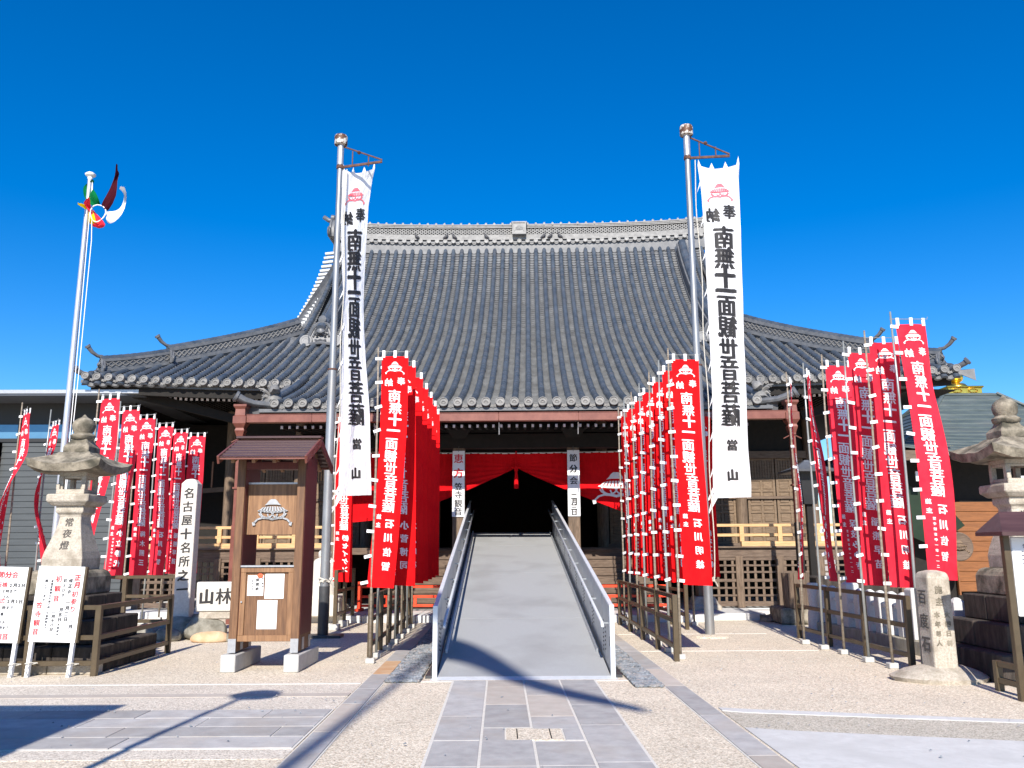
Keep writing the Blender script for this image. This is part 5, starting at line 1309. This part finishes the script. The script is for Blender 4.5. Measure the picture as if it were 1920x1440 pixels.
# roof: layered sheet slopes, barge boards, rafters
for sg in (-1, 1):
    for i in range(7):
        t0, t1 = i/7, (i+1)/7; yc = .16; 
        ya, yb = yc + sg * (.02 + .78*t0), yc + sg * (.02 + .78*t1 + .02); za, zb = 3.17 - .34*t0, 3.17 - .34*t1
        b = MB(); b.add([(-.60,ya,za-.012),(.60,ya,za-.012),(.60,yb,zb),(-.60,yb,zb),(-.60,ya,za-.035),(.60,ya,za-.035),(.60,yb,zb-.025),(-.60,yb,zb-.025)], [(0,1,2,3),(7,6,5,4),(0,4,5,1),(1,5,6,2),(2,6,7,3),(3,7,4,0)])
        b.build('roof_board', M['roof_brown'], nb)
    for x in (-.59, .59): b = MB(); b.bar((x, .16, 3.12), (x, .16 + sg*.83, 2.78), .03, .11); b.build('barge_board', M['copper_red'] if sg < 0 else M['cedar_dark'], nb, bevel=.003)
    for x in (-.42, -.14, .14, .42): b = MB(); b.bar((x, .16, 3.08), (x, .16 + sg*.74, 2.77), .045, .05); b.build('rafter', M['cedar_panel'], nb)
    b = MB(); b.box(-.61, .61, .16 + sg*.80 - .02, .16 + sg*.80 + .02, 2.79, 2.83); b.build('eave_trim', M['copper_red'], nb)
b = MB(); b.box(-.61, .61, .07, .25, 3.165, 3.20); b.build('ridge_cap', M['roof_brown'], nb, bevel=.006)
b = MB(); b.box(-.5, .5, .11, .21, 2.88, 3.08); b.box(-.48, .48, -.16, -.08, 2.70, 2.80); b.build('tie_beam', M['cedar_dark'], nb)

# ------------------------------------------------------------------ carved stones
t = thing('stone_pillar', 'tall slender stone pillar with nine carved black characters, left', 'stone pillar', (-5.95, 16.4, 0), R_(2))
b = MB(); b.sq([(.15,0),(.15,2.48),(.09,2.56),(.02,2.58)], (0,0,.36)); b.build('shaft', M['stone_pale'], t, bevel=.012)
b = MB(); 
for i, c in enumerate('名古屋十名所之一'): write(b, c, -.0, 2.66 - i*.255, .21, lambda x, y, s: Vector((x, -.156 - (abs(s)-1)*.006, y)))
b.build('carved_lettering', M['ink'], t, kind='stuff')
b = MB(); b.lathe([(.5,0),(.55,.1),(.45,.28),(.3,.36),(.0,.38)], 12, jit=.12); smooth_auto(b.build('base_rock', M['rock'], t), 50)
t = thing('stone_plaque', 'square pale stone carved with the characters 山林, left of the notice board', 'stone', (-5.15, 15.9, 0), R_(1))
b = MB(); b.box(-.38, .34, -.08, .10, .50, 1.02); b.build('slab', M['stone_pale'], t, bevel=.015)
b = MB(); write(b, '山', -.19, .76, .28, lambda x, y, s: Vector((x, -.084 - (abs(s)-1)*.006, y))); write(b, '林', .12, .77, .30, lambda x, y, s: Vector((x, -.084 - (abs(s)-1)*.006, y))); b.build('carved_lettering', M['ink'], t, kind='stuff')
b = MB(); b.box(-.32,.30,-.06,.12,.36,.50); b.build('base', M['stone'], t, bevel=.02)
def rock(x, y, sx, sy, sz, m_, lab, seed):
    b = MB(); b.lathe([(.6,0),(.95,.15),(1.0,.45),(.8,.78),(.45,.96),(0,1.0)], 14); r = Vector((seed*3.1, seed*1.7, seed))
    b.v = [tuple((Vector((p[0]*sx, p[1]*sy, p[2]*sz)) * (1 + .28*mnoise.noise(Vector(p)*1.6 + r)))) for p in b.v]
    o = b.build('rock', M[m_]); o.location = (x, y, -.02); smooth_auto(o, 55); s_ = o.modifiers.new('sub', 'SUBSURF'); s_.levels = 1; s_.render_levels = 1
    tag(o, lab, 'rock', 'garden rocks around the carved stones'); return o
rock(-5.95, 15.75, .26, .2, .24, 'rock', 'low dark rock at the foot of the slender stone pillar', 1)
rock(-5.35, 15.95, .42, .25, .42, 'rock', 'large grey rock under the 山林 plaque', 2)
rock(-5.15, 15.55, .36, .2, .20, 'rock_orange', 'flat orange tan rock in front of the plaque', 3)
rock(-4.75, 15.6, .16, .15, .20, 'rock', 'small grey rock right of the orange one', 4)
rock(-6.4, 15.9, .3, .25, .3, 'rock', 'dark rock between the lantern railing and the stone pillar', 5)
rock(-4.6, 16.3, .25, .22, .36, 'stone_old', 'upright rock behind the right end of the plaque', 6)
# right stone marker
t = thing('stone_marker', 'carved granite marker post on a rock footing in front of the right banners', 'stone marker', (5.38, 10.72, 0), R_(4))
b = MB(); b.sq([(.15,0),(.145,1.14),(.13,1.20),(.04,1.23)], (0,0,.08)); o = b.build('shaft', M['stone'], t, bevel=.025, seg=2)
b = MB(); b.lathe([(.50,0),(.52,.05),(.40,.12),(.24,.17),(0,.18)], 16); b.v = [tuple(Vector((p[0]*1.15, p[1]*.8, p[2])) * (1+.15*mnoise.noise(Vector(p)*2.2))) for p in b.v]; smooth_auto(b.build('footing_rock', M['stone'], t), 50)
b = MB()
for i, c in enumerate('百度石'): write(b, c, 0, .98 - i*.28, .19, lambda x, y, s: Vector((-.1535 - (abs(s)-1)*.006, -x, y)), slant=0)
b.build('carved_lettering', M['carve'], t, kind='stuff')
b = MB()
for i, c in enumerate('施主'): write(b, c, -.02, 1.08 - i*.14, .10, lambda x, y, s: Vector((x, -.153 - (abs(s)-1)*.006, y)), slant=0)
for i, c in enumerate('本年尊人'): write(b, c, -.07, .78 - i*.11, .075, lambda x, y, s: Vector((x, -.153 - (abs(s)-1)*.006, y)), slant=0)
for i, c in enumerate('大四日前'): write(b, c, .06, .78 - i*.11, .075, lambda x, y, s: Vector((x, -.153 - (abs(s)-1)*.006, y)), slant=0)
b.build('faint_carving', M['stone_old'], t, kind='stuff')
# white bottle-like stone monument left of the near left railing
t = thing('stone_monument', 'pale rounded stone monument behind the left flagpole', 'stone monument', (-3.95, 19.4, .15), 0)
b = MB(); b.sq([(.42,0),(.42,.42),(.36,.46)]); b.build('base', M['stone_pale'], t, bevel=.03)
b = MB(); b.lathe([(.30,.46),(.33,.8),(.30,1.1),(.22,1.22),(.13,1.26),(.15,1.30),(.15,1.38),(.12,1.42)], 14); smooth_auto(b.build('body', M['stone_pale'], t), 45)
b = MB(); write(b, '風', .05, .86, .2, lambda x, y, s: Vector((x, -.345 - (abs(s)-1)*.006, y))); b.build('carved_lettering', M['carve'], t, kind='stuff')
# water basin and tub at right
t = thing('stone_basin', 'dark stone basin beside the veranda lattice at right', 'basin', (6.9, 18.6, 0), R_(-3))
b = MB(); b.box(-1.0, 1.6, -.5, .5, 0, .34); b.build('base', M['stone_old'], t, bevel=.04)
b = MB(); b.box(-.2, 1.5, -.4, .4, .34, .98); b.build('basin_block', M['stone_black'], t, bevel=.03)
t = thing('wooden_tub', 'weathered wooden tub standing on the stone at right', 'tub', (6.28, 18.35, .34))
for i in range(14):
    a = 2*math.pi*i/14; b = MB(); p = Vector((.25*math.cos(a), .25*math.sin(a), 0)); q = Vector((.27*math.cos(a), .27*math.sin(a), .72)); b.bar(p, q, .03, .112, up=(-math.sin(a), math.cos(a), 0)); b.build('stave', M['old_wood'], t)
b = MB(); b.lathe([(.24,0),(.24,.65)], 12); b.build('tub_core', M['soffit'], t)
t = thing('stone_post', 'pale short stone post between the tub and the railing', 'stone post', (6.0, 16.6, 0)); b = MB(); b.lathe([(.13,0),(.12,.35),(.09,.5),(.11,.85),(.10,.92)], 10); smooth_auto(b.build('shaft', M['stone_pale'], t), 50)
# roofed street lantern seen beyond the downpipe
t = thing('roofed_lantern', 'small dark roofed lantern beside the right downpipe', 'lantern', (7.35, 20.2, 0)); 
b = MB(); b.box(-.07,.07,-.07,.07,0,2.6); b.build('post', M['soffit'], t)
b = MB(); b.sq([(.5,0),(.52,.05),(.3,.14),(.08,.26),(.05,.3)], (0,0,3.35)); b.build('roof', M['metal_roof'], t)
b = MB(); b.sq([(.15,0),(.18,.2),(.24,.75)], (0,0,2.6)); b.build('lamp_box', M['black_frame'], t)

# white stone fence posts on a curb (right)
t = thing('stone_fence', 'row of short white granite posts on a mossy kerb behind the right railing', 'fence', (6.02, 16.6, 0))
pa_, pb_ = Vector((0,0,0)), Vector((.30,-4.6,0))
for i in range(4):
    a, c = pa_.lerp(pb_, i/4), pa_.lerp(pb_, (i+1)/4); d = (c-a).normalized()*.005; b = MB(); b.bar(a + d + Vector((.12,0,.10)), c - d + Vector((.12,0,.10)), .3, .22); b.build('kerb_stone', M['curb'], t, bevel=.012)
for i in range(13):
    p = pa_.lerp(pb_, (i + .5) / 13) + Vector((.12,0,0)); big = i in (3, 9); h = .80 if big else .68; w_ = .115 if big else .085
    b = MB(); b.sq([(w_,0),(w_,h-.06),(w_*.3,h)], (p.x, p.y, .21)); b.build('fence_post', M['tama'], t, bevel=.01)
    if i < 12:
        q = pa_.lerp(pb_, (i + 1.5) / 13) + Vector((.12,0,0))
for z in (.36, .66): b = MB(); b.bar(pa_ + Vector((.12,-.1,z)), pb_ + Vector((.12,.1,z)), .05, .06); b.build('fence_rail', M['tama'], t, bevel=.006)

# ------------------------------------------------------------------ white notice signs at left
def stand_sign(X0, label, wd, cut):
    t = thing('sign_board', label, 'sign', (X0, 11.40, 0), 0, 'white notice boards tied to the left railing')
    tl = -.03
    b = MB(); b.box(0, wd, -.012, .012, .44, 1.40); b.build('board', M['sign_white'], t, bevel=.003)
    b = MB(); b.box(wd, wd + .03, -.02, .03, .44, 1.40); b.build('board_edge', M['bronze_steel'], t)
    for x in (.02, wd - .06): b = MB(); b.box(x, x + .045, .013, .05, 0, .46); b.box(x,x+.045,-.01,.012,0,.438); b.build('leg', M['board_white'], t, bevel=.003)
    b = MB(); 
    for x in (.02, wd - .06): b.tube([(x,-.03,.17),(x+.07,-.035,.19),(x+.13,.02,.18),(x+.05,.06,.16),(x-.02,.0,.17)], .007, 5); b.tube([(x+.05,-.03,.17),(x+.02,-.05,.10),(x+.05,-.04,.03)], .006, 5)
    b.build('string', M['rope'], t)
    t.rotation_euler = (R_(-3), R_(1.5), 0)
    return t
FN = lambda x, y, s: Vector((x, -.016 - (abs(s)-1)*.006, y))
s1 = stand_sign(-6.13, 'white notice board 正月初参り beside the railing, the fully visible one', .61, 0)
r_, k_ = MB(), MB()
def colm(mb, txt, x, z, size, pitch=None): 
    for i, c in enumerate(txt):
        if c == ' ': continue
        if c in '（）':
            mb_ = mb; zz = z - i*(pitch or size*1.08); sg = 1 if c == '（' else -1
            for q in stroke2([(x-size*.4, zz-sg*size*.12),(x, zz+sg*size*.05),(x+size*.4, zz-sg*size*.12)], size*.09): mb.add([FN(a.x,a.y,1) for a in q], [(0,1,2,3)])
            continue
        write(mb, c, x, z - i*(pitch or size*1.08), size, FN)
colm(r_, '正月', .53, 1.26, .085, .095); colm(r_, '初参り', .52, 1.05, .085, .095); colm(k_, '（一月）', .52, .76, .055, .06)
colm(k_, '修正会（一月二日', .445, 1.22, .056, .070); colm(k_, '初えびす（一月五日', .37, 1.22, .052, .062); colm(k_, '大黒授与', .365, .66, .032, .04)
colm(r_, '初観音', .285, 1.24, .085, .125); colm(k_, '（一月十八日）', .28, .87, .050, .054)
colm(k_, '本堂正面扉は午前八時', .205, 1.21, .034, .037); colm(k_, 'から' if False else '〜午後四時まで', .20, .84, .034, .037); colm(k_, '開いています', .13, 1.21, .042, .048); colm(r_, '笠寺観音', .08, .90, .085, .11)
r_.build('red_lettering', M['ink_red'], s1, kind='stuff'); k_.build('lettering', M['ink'], s1, kind='stuff')
s2 = stand_sign(-6.92, 'white notice board 節分会 cut off by the left edge of the photo', .66, 1)
r_, k_ = MB(), MB()
def row(mb, txt, x, z, size):
    for i, c in enumerate(txt): write(mb, c, x + i*size*.98, z, size, FN, slant=0)
row(r_, '節分会', .32, 1.30, .09); row(r_, '節分祈祷', .16, 1.17, .075); row(k_, '2月2日', .46, 1.165, .055); row(k_, '12時まで', .33, 1.09, .05); row(k_, '1人', .40, 1.02, .045)
row(r_, '豆まき式', .16, .965, .075); row(k_, '2月3日', .46, .96, .055); row(k_, '午後4時まで', .27, .88, .05); row(k_, '1番', .36, .80, .045); row(k_, '1人', .40, .70, .045); row(k_, '午後4時まで', .28, .63, .045); row(r_, '笠寺観音', .24, .52, .085)
r_.build('red_lettering', M['ink_red'], s2, kind='stuff'); k_.build('lettering', M['ink'], s2, kind='stuff')
# small roofed sign at the right edge
t = thing('roofed_sign', 'small roofed information sign at the right edge, white panel with fine print', 'sign', (5.55, 9.25, 0), 0)
for x in (-.07, 1.0): b = MB(); b.box(x - .035, x + .035, -.035, .035, 0, 1.80); b.build('post', M['bronze_steel'], t, bevel=.005)
b = MB(); b.box(-.02, .95, -.03, .0, .86, 1.70); pn = b.build('panel', M['sign_white'], t, bevel=.01)
b = MB(); b.add([(-.24,-.26,1.75),(1.2,-.26,1.75),(1.1,.0,1.97),(-.10,.0,1.97),(-.24,.26,1.75),(1.2,.26,1.75),(-.24,-.26,1.71),(1.2,-.26,1.71),(-.24,.26,1.71),(1.2,.26,1.71)], [(0,1,2,3),(3,2,5,4),(0,3,4),(1,5,2),(0,6,7,1),(4,5,9,8),(6,8,9,7),(0,4,8,6),(1,7,9,5)]); b.build('roof', M['cedar_dark'] if False else M['roof_brown'], t)
pr = MB(); r = random.Random(4); F2 = lambda x, y, s: Vector((x, -.034 - (abs(s)-1)*.006, y))
write(pr, '笠', .12, 1.60, .045, F2); write(pr, '寺', .17, 1.60, .045, F2); write(pr, '風', .16, 1.38, .045, F2); write(pr, '日', .21, 1.38, .045, F2)
for k in range(16):
    z = 1.54 - k * .04
    if k == 4: continue
    x = .08
    while x < .88: w0 = r.uniform(.02,.05); pr.box(x, x + w0, -.034, -.0315, z - .007, z + .007); x += w0 + .008
pr.build('print', M['ink_grey'], pn, kind='stuff')

# ------------------------------------------------------------------ neighbouring buildings
t = thing('modern_building', 'dark grey sided modern building behind the left banners', 'building', (-14, 24, 0))
for k in range(26):
    z = .2 + k * .172; b = MB(); b.add([(-6,0,z),(3.5,0,z),(3.5,.02,z+.165),(-6,.02,z+.165),(-6,.05,z),(3.5,.05,z),(3.5,.05,z+.165),(-6,.05,z+.165)], [(0,1,2,3),(0,4,5,1),(3,2,6,7),(0,3,7,4),(1,5,6,2)]); b.build('siding_board', M['siding'], t)
b = MB(); b.box(-6, 3.5, .06, 8, 0, 5.9); b.build('wall', M['black_frame'], t)
for x0, x1 in ((-3.5,-1.6),(-1.5,.25),(.55,2.0),(2.15,3.4)):
    b = MB(); b.box(x0, x1, .0, .05, 4.72, 5.12); b.build('window_pane', M['glass'], t)
b = MB(); b.box(-6, 3.5, -.03, .05, 4.62, 4.72); b.box(.27,.33,-.02,.05,4.6,5.15); b.build('window_frame', M['black_frame'], t)
b = MB(); b.add([(-7,-1.2,5.75),(4.2,-1.2,5.75),(4.2,-1.2,5.9),(-7,-1.2,5.9),(-7,4,6.6),(4.2,4,6.35),(-7,4,5.75),(4.2,4,5.75)], [(0,1,2,3),(3,2,5,4),(0,6,7,1),(1,7,5,2)]); b.build('roof', M['metal_roof'], t)
b = MB(); b.box(-7, 4.2, -1.24, -1.2, 5.80, 5.90); b.build('roof_edge', M['silver'], t)
b = MB(); 
for x in (-.75, .1): b.box(x, x + .1, -.12, 0, 0, 4.6)
b.box(-.75, .2, -.12, 0, 4.2, 4.6)
wd = thing('wooden_door', 'brown timber door frame with small panes at the far left', 'door', (-14.35, 24, 0)); b.build('frame', M['brown_frame'], wd)
for z in (1.2, 2.0, 2.8, 3.5):
    b = MB(); b.box(-.65, .1, -.08, -.03, z, z + .09); b.build('crossbar', M['brown_frame'], wd)
b = MB(); b.box(-.65,.1,-.05,-.03,.2,4.2); b.build('glass', M['glass'], wd)

t = thing('side_hall', 'smaller hall at right with a green copper pyramid roof and gilt finial', 'temple', (15.3, 27.6, 0), R_(-2))
HB = 4.1; n = 15; apz, evz = 6.42, 4.2
def hz_(f): return evz + (apz - evz) * (.55 * f + .45 * f * f)
for k in range(n):
    f0, f1 = k / n, (k + 1) / n; h0 = HB + (.85 - HB) * f0; h1 = HB + (.85 - HB) * f1
    b = MB(); c = []
    up0 = .22 * (1 - f0)**3; up1 = .22 * (1 - f1)**3
    ring = []
    for h, z, up in ((h0, hz_(f0) + .035, up0), (h1 - .03, hz_(f1) + .02, up1)):
        for s_ in range(4):
            for i in range(8):
                a = -1 + 2*i/8; x, y = ((a,-1),(1,a),(-a,1),(-1,-a))[s_]; ring.append((x*h, y*h, z + up*abs(x*y)**3))
    b.add(ring, [(j, (j+1)%32, 32+(j+1)%32, 32+j) for j in range(32)])
    ring2 = [(p[0], p[1], p[2]-.045) for p in ring[:32]]
    b.add(ring[:32] + ring2, [(j, 32+j, 32+(j+1)%32, (j+1)%32) for j in range(32)])
    b.build('roof_course', M['copper_roof'], t)
for sx in (-1, 1):
    for sy in (-1, 1):
        b = MB(); b.tube([(sx*(HB + (.85-HB)*f), sy*(HB + (.85-HB)*f), hz_(f) + .06 + .22*(1-f)**3) for f in (0,.2,.4,.6,.8,1)], .06, 6); b.build('hip_roll', M['copper_roof'], t)
b = MB(); b.sq([(.88,0),(.88,.05),(.70,.10)], (0,0,apz)); b.build('roof_collar', M['copper_roof'], t)
fin = part('finial', t)
b = MB(); b.sq([(.56,.0),(.56,.20),(.61,.21),(.61,.26),(.4,.28)], (0,0,apz+.10)); b.build('finial_base', M['gold'], fin, bevel=.02)
b = MB()
for s_ in (-1, 1):
    for i in (-1, 1): b.tube([(i*.26 + .15*math.cos(R_(a)), -.568, apz + .20 + .06*math.sin(R_(a))) for a in range(0,361,40)], .02, 5, cap=False)
b.build('relief_scroll', M['gold'], fin, kind='stuff')
b = MB(); b.lathe([(.36,.0),(.37,.05),(.28,.15),(.13,.19),(.12,.21),(.21,.27),(.25,.36),(.23,.46),(.14,.53),(.05,.56),(.01,.60)], 20, c=(0,0,apz+.36)); smooth_auto(b.build('jewel', M['gold'], fin), 60)
b = MB(); b.sq([(3.9,0),(3.9,.12)], (0,0,4.2)); b.box(-3.3,3.3,-2.3,3.3,0,4.2); b.build('wall', M['soffit'], t)
b = MB(); b.tube([(-2.65+ .125*i, -HB-.05, 4.20 - .16*math.exp(-((i-4.5)/2.6)**2)) for i in range(10)], .06, 7); b.build('curved_eave', M['verdigris'], t)
b = MB(); b.box(-3.9, -2.6, -HB+.02, -HB+.2, 4.0, 4.28); b.build('eave_fascia', M['old_wood_h'], t)
for x0 in (-1.75, -.3):
    for k in range(9):
        b = MB(); b.box(x0, x0 + 1.4, -2.46, -2.42, .3 + k*.29, .3 + k*.29 + .28); b.build('door_board', M['orange_wood'], t, bevel=.006)
    b = MB(); b.box(x0-.05, x0, -2.5, -2.40, .2, 3); b.box(x0+1.4, x0+1.45, -2.5, -2.40, .2, 3); b.build('door_frame', M['orange_wood'], t)
b = MB(); 
for x, z in ((-3.2,3.45),(-2.6,2.95),(-.3,3.3),(2.2,2.9)): b.box(x,x+.22,-HB+.6,-HB+.64,z,z+.28)
b.build('paper_lamp', M['tab'], t)
b = MB(); b.add([(-3.3,-3.0,3.4),(-2.2,-2.9,2.9),(-1.6,-2.8,2.2),(-2.6,-2.9,1.6),(-3.3,-3,1.9)], [(0,1,2,3,4)]); b.build('green_drape', M['leaf'], t)
g_ = thing('round_plaque', 'round carved wooden plaque with hat crest on the orange doors, right', 'plaque', (PY(1797,1025,24.0).x, 24.0, PY(1797,1025,24.0).z))
b = MB(); b.lathe([(0,-.05),(.40,-.05),(.40,.05),(.37,.07),(.34,.05),(0,.05)], 28, M=Matrix.Rotation(R_(90),3,'X')); smooth_auto(b.build('disc', M['old_wood_h'], g_), 40)
b = MB(); hat(b, 0, .02, .27, lambda x, y, s: Vector((x, -.062 - (abs(s)-1)*.006, y))); o = b.build('crest_relief', M['door_wood'], g_, kind='stuff'); sm = o.modifiers.new('solid','SOLIDIFY'); sm.thickness = .03

t = thing('added_dark_block', 'dark timber block added to fill in shade between the hall and the modern building', 'building', (-10.2, 27.5, 0))  # block added to keep the gap beside the hall dark
b = MB(); b.box(-2.2, 2.2, 0, 3, 0, 5.6); b.build('wall', M['soffit'], t)
b = MB(); b.bar((-2.2,-.9,3.2),(2.4,-.9,3.5),.12,.14); b.build('eave_beam', M['old_wood_h'], t)
b = MB(); b.bar((1.2,-1.0,3.5),(1.2,-1.0,4.3),.05,.05); b.build('copper_pipe', M['orange_wood'], t)

# ------------------------------------------------------------------ places behind and beside the photographer that throw the long shadows
t = thing('street_lamp', 'lamp post with a disc head standing to the left, outside the view', 'street lamp', (-3.53, 1.55, 0))
b = MB(); b.tube([(0,0,0),(0,0,5.9)], [.05,.035], 10); b.build('pole', M['steel_dark'], t, smooth=True)
b = MB(); b.lathe([(.06,0),(.28,.02),(.24,.12),(.05,.2)], 16, c=(.10,0,5.85)); b.build('lamp_head', M['steel_dark'], t)
t = thing('flagpole', 'very tall pole with a long streamer behind the viewpoint', 'flagpole', (-2.73, -6.8, 0))
b = MB(); b.tube([(0,0,0),(0,0,14.2)], [.09,.055], 10); b.build('pole', M['steel'], t, smooth=True)
t2 = thing('streamer', 'long narrow banner blown sideways from the tall pole behind the viewpoint', 'banner', (-2.68, -6.8, 0))
b = MB(); G = []
for i in range(25):
    f = i/24; x = .05 + 2.75*f**.95; z = 13.75 - 2.75*f + .16*math.sin(f*6); w2 = 1.05 - .72*f; G.append([Vector((x, .1*math.sin(f*9), z + w2*.5)), Vector((x + .05, .1*math.sin(f*9)+.1, z - w2*.5))])
b.grid(G[:19]); b.grid(G[18:]); b.build('cloth', M['white_cloth'], t2, smooth=True)
t = thing('shelter', 'open timber shelter with a low tiled roof left of the viewpoint', 'shelter', (-7, .8, 0))
b = MB(); b.add([(-3,-3,4),(2.6,-3,4),(2.6,2.9,4),(-3,2.9,4),(-1,-1,4.6),(.6,-1,4.6),(.6,.9,4.6),(-1,.9,4.6),(-3,-3,3.9),(2.6,-3,3.9),(2.6,2.9,3.9),(-3,2.9,3.9)], [(0,1,5,4),(1,2,6,5),(2,3,7,6),(3,0,4,7),(4,5,6,7),(8,11,10,9),(0,8,9,1),(1,9,10,2),(2,10,11,3),(3,11,8,0)]); b.build('roof', M['tile_dark'], t)
for x in (-2.4, 2.0):
    for y in (-2.4, 2.2): b = MB(); b.box(x-.08,x+.08,y-.08,y+.08,0,3.9); b.build('post', M['old_wood'], t)
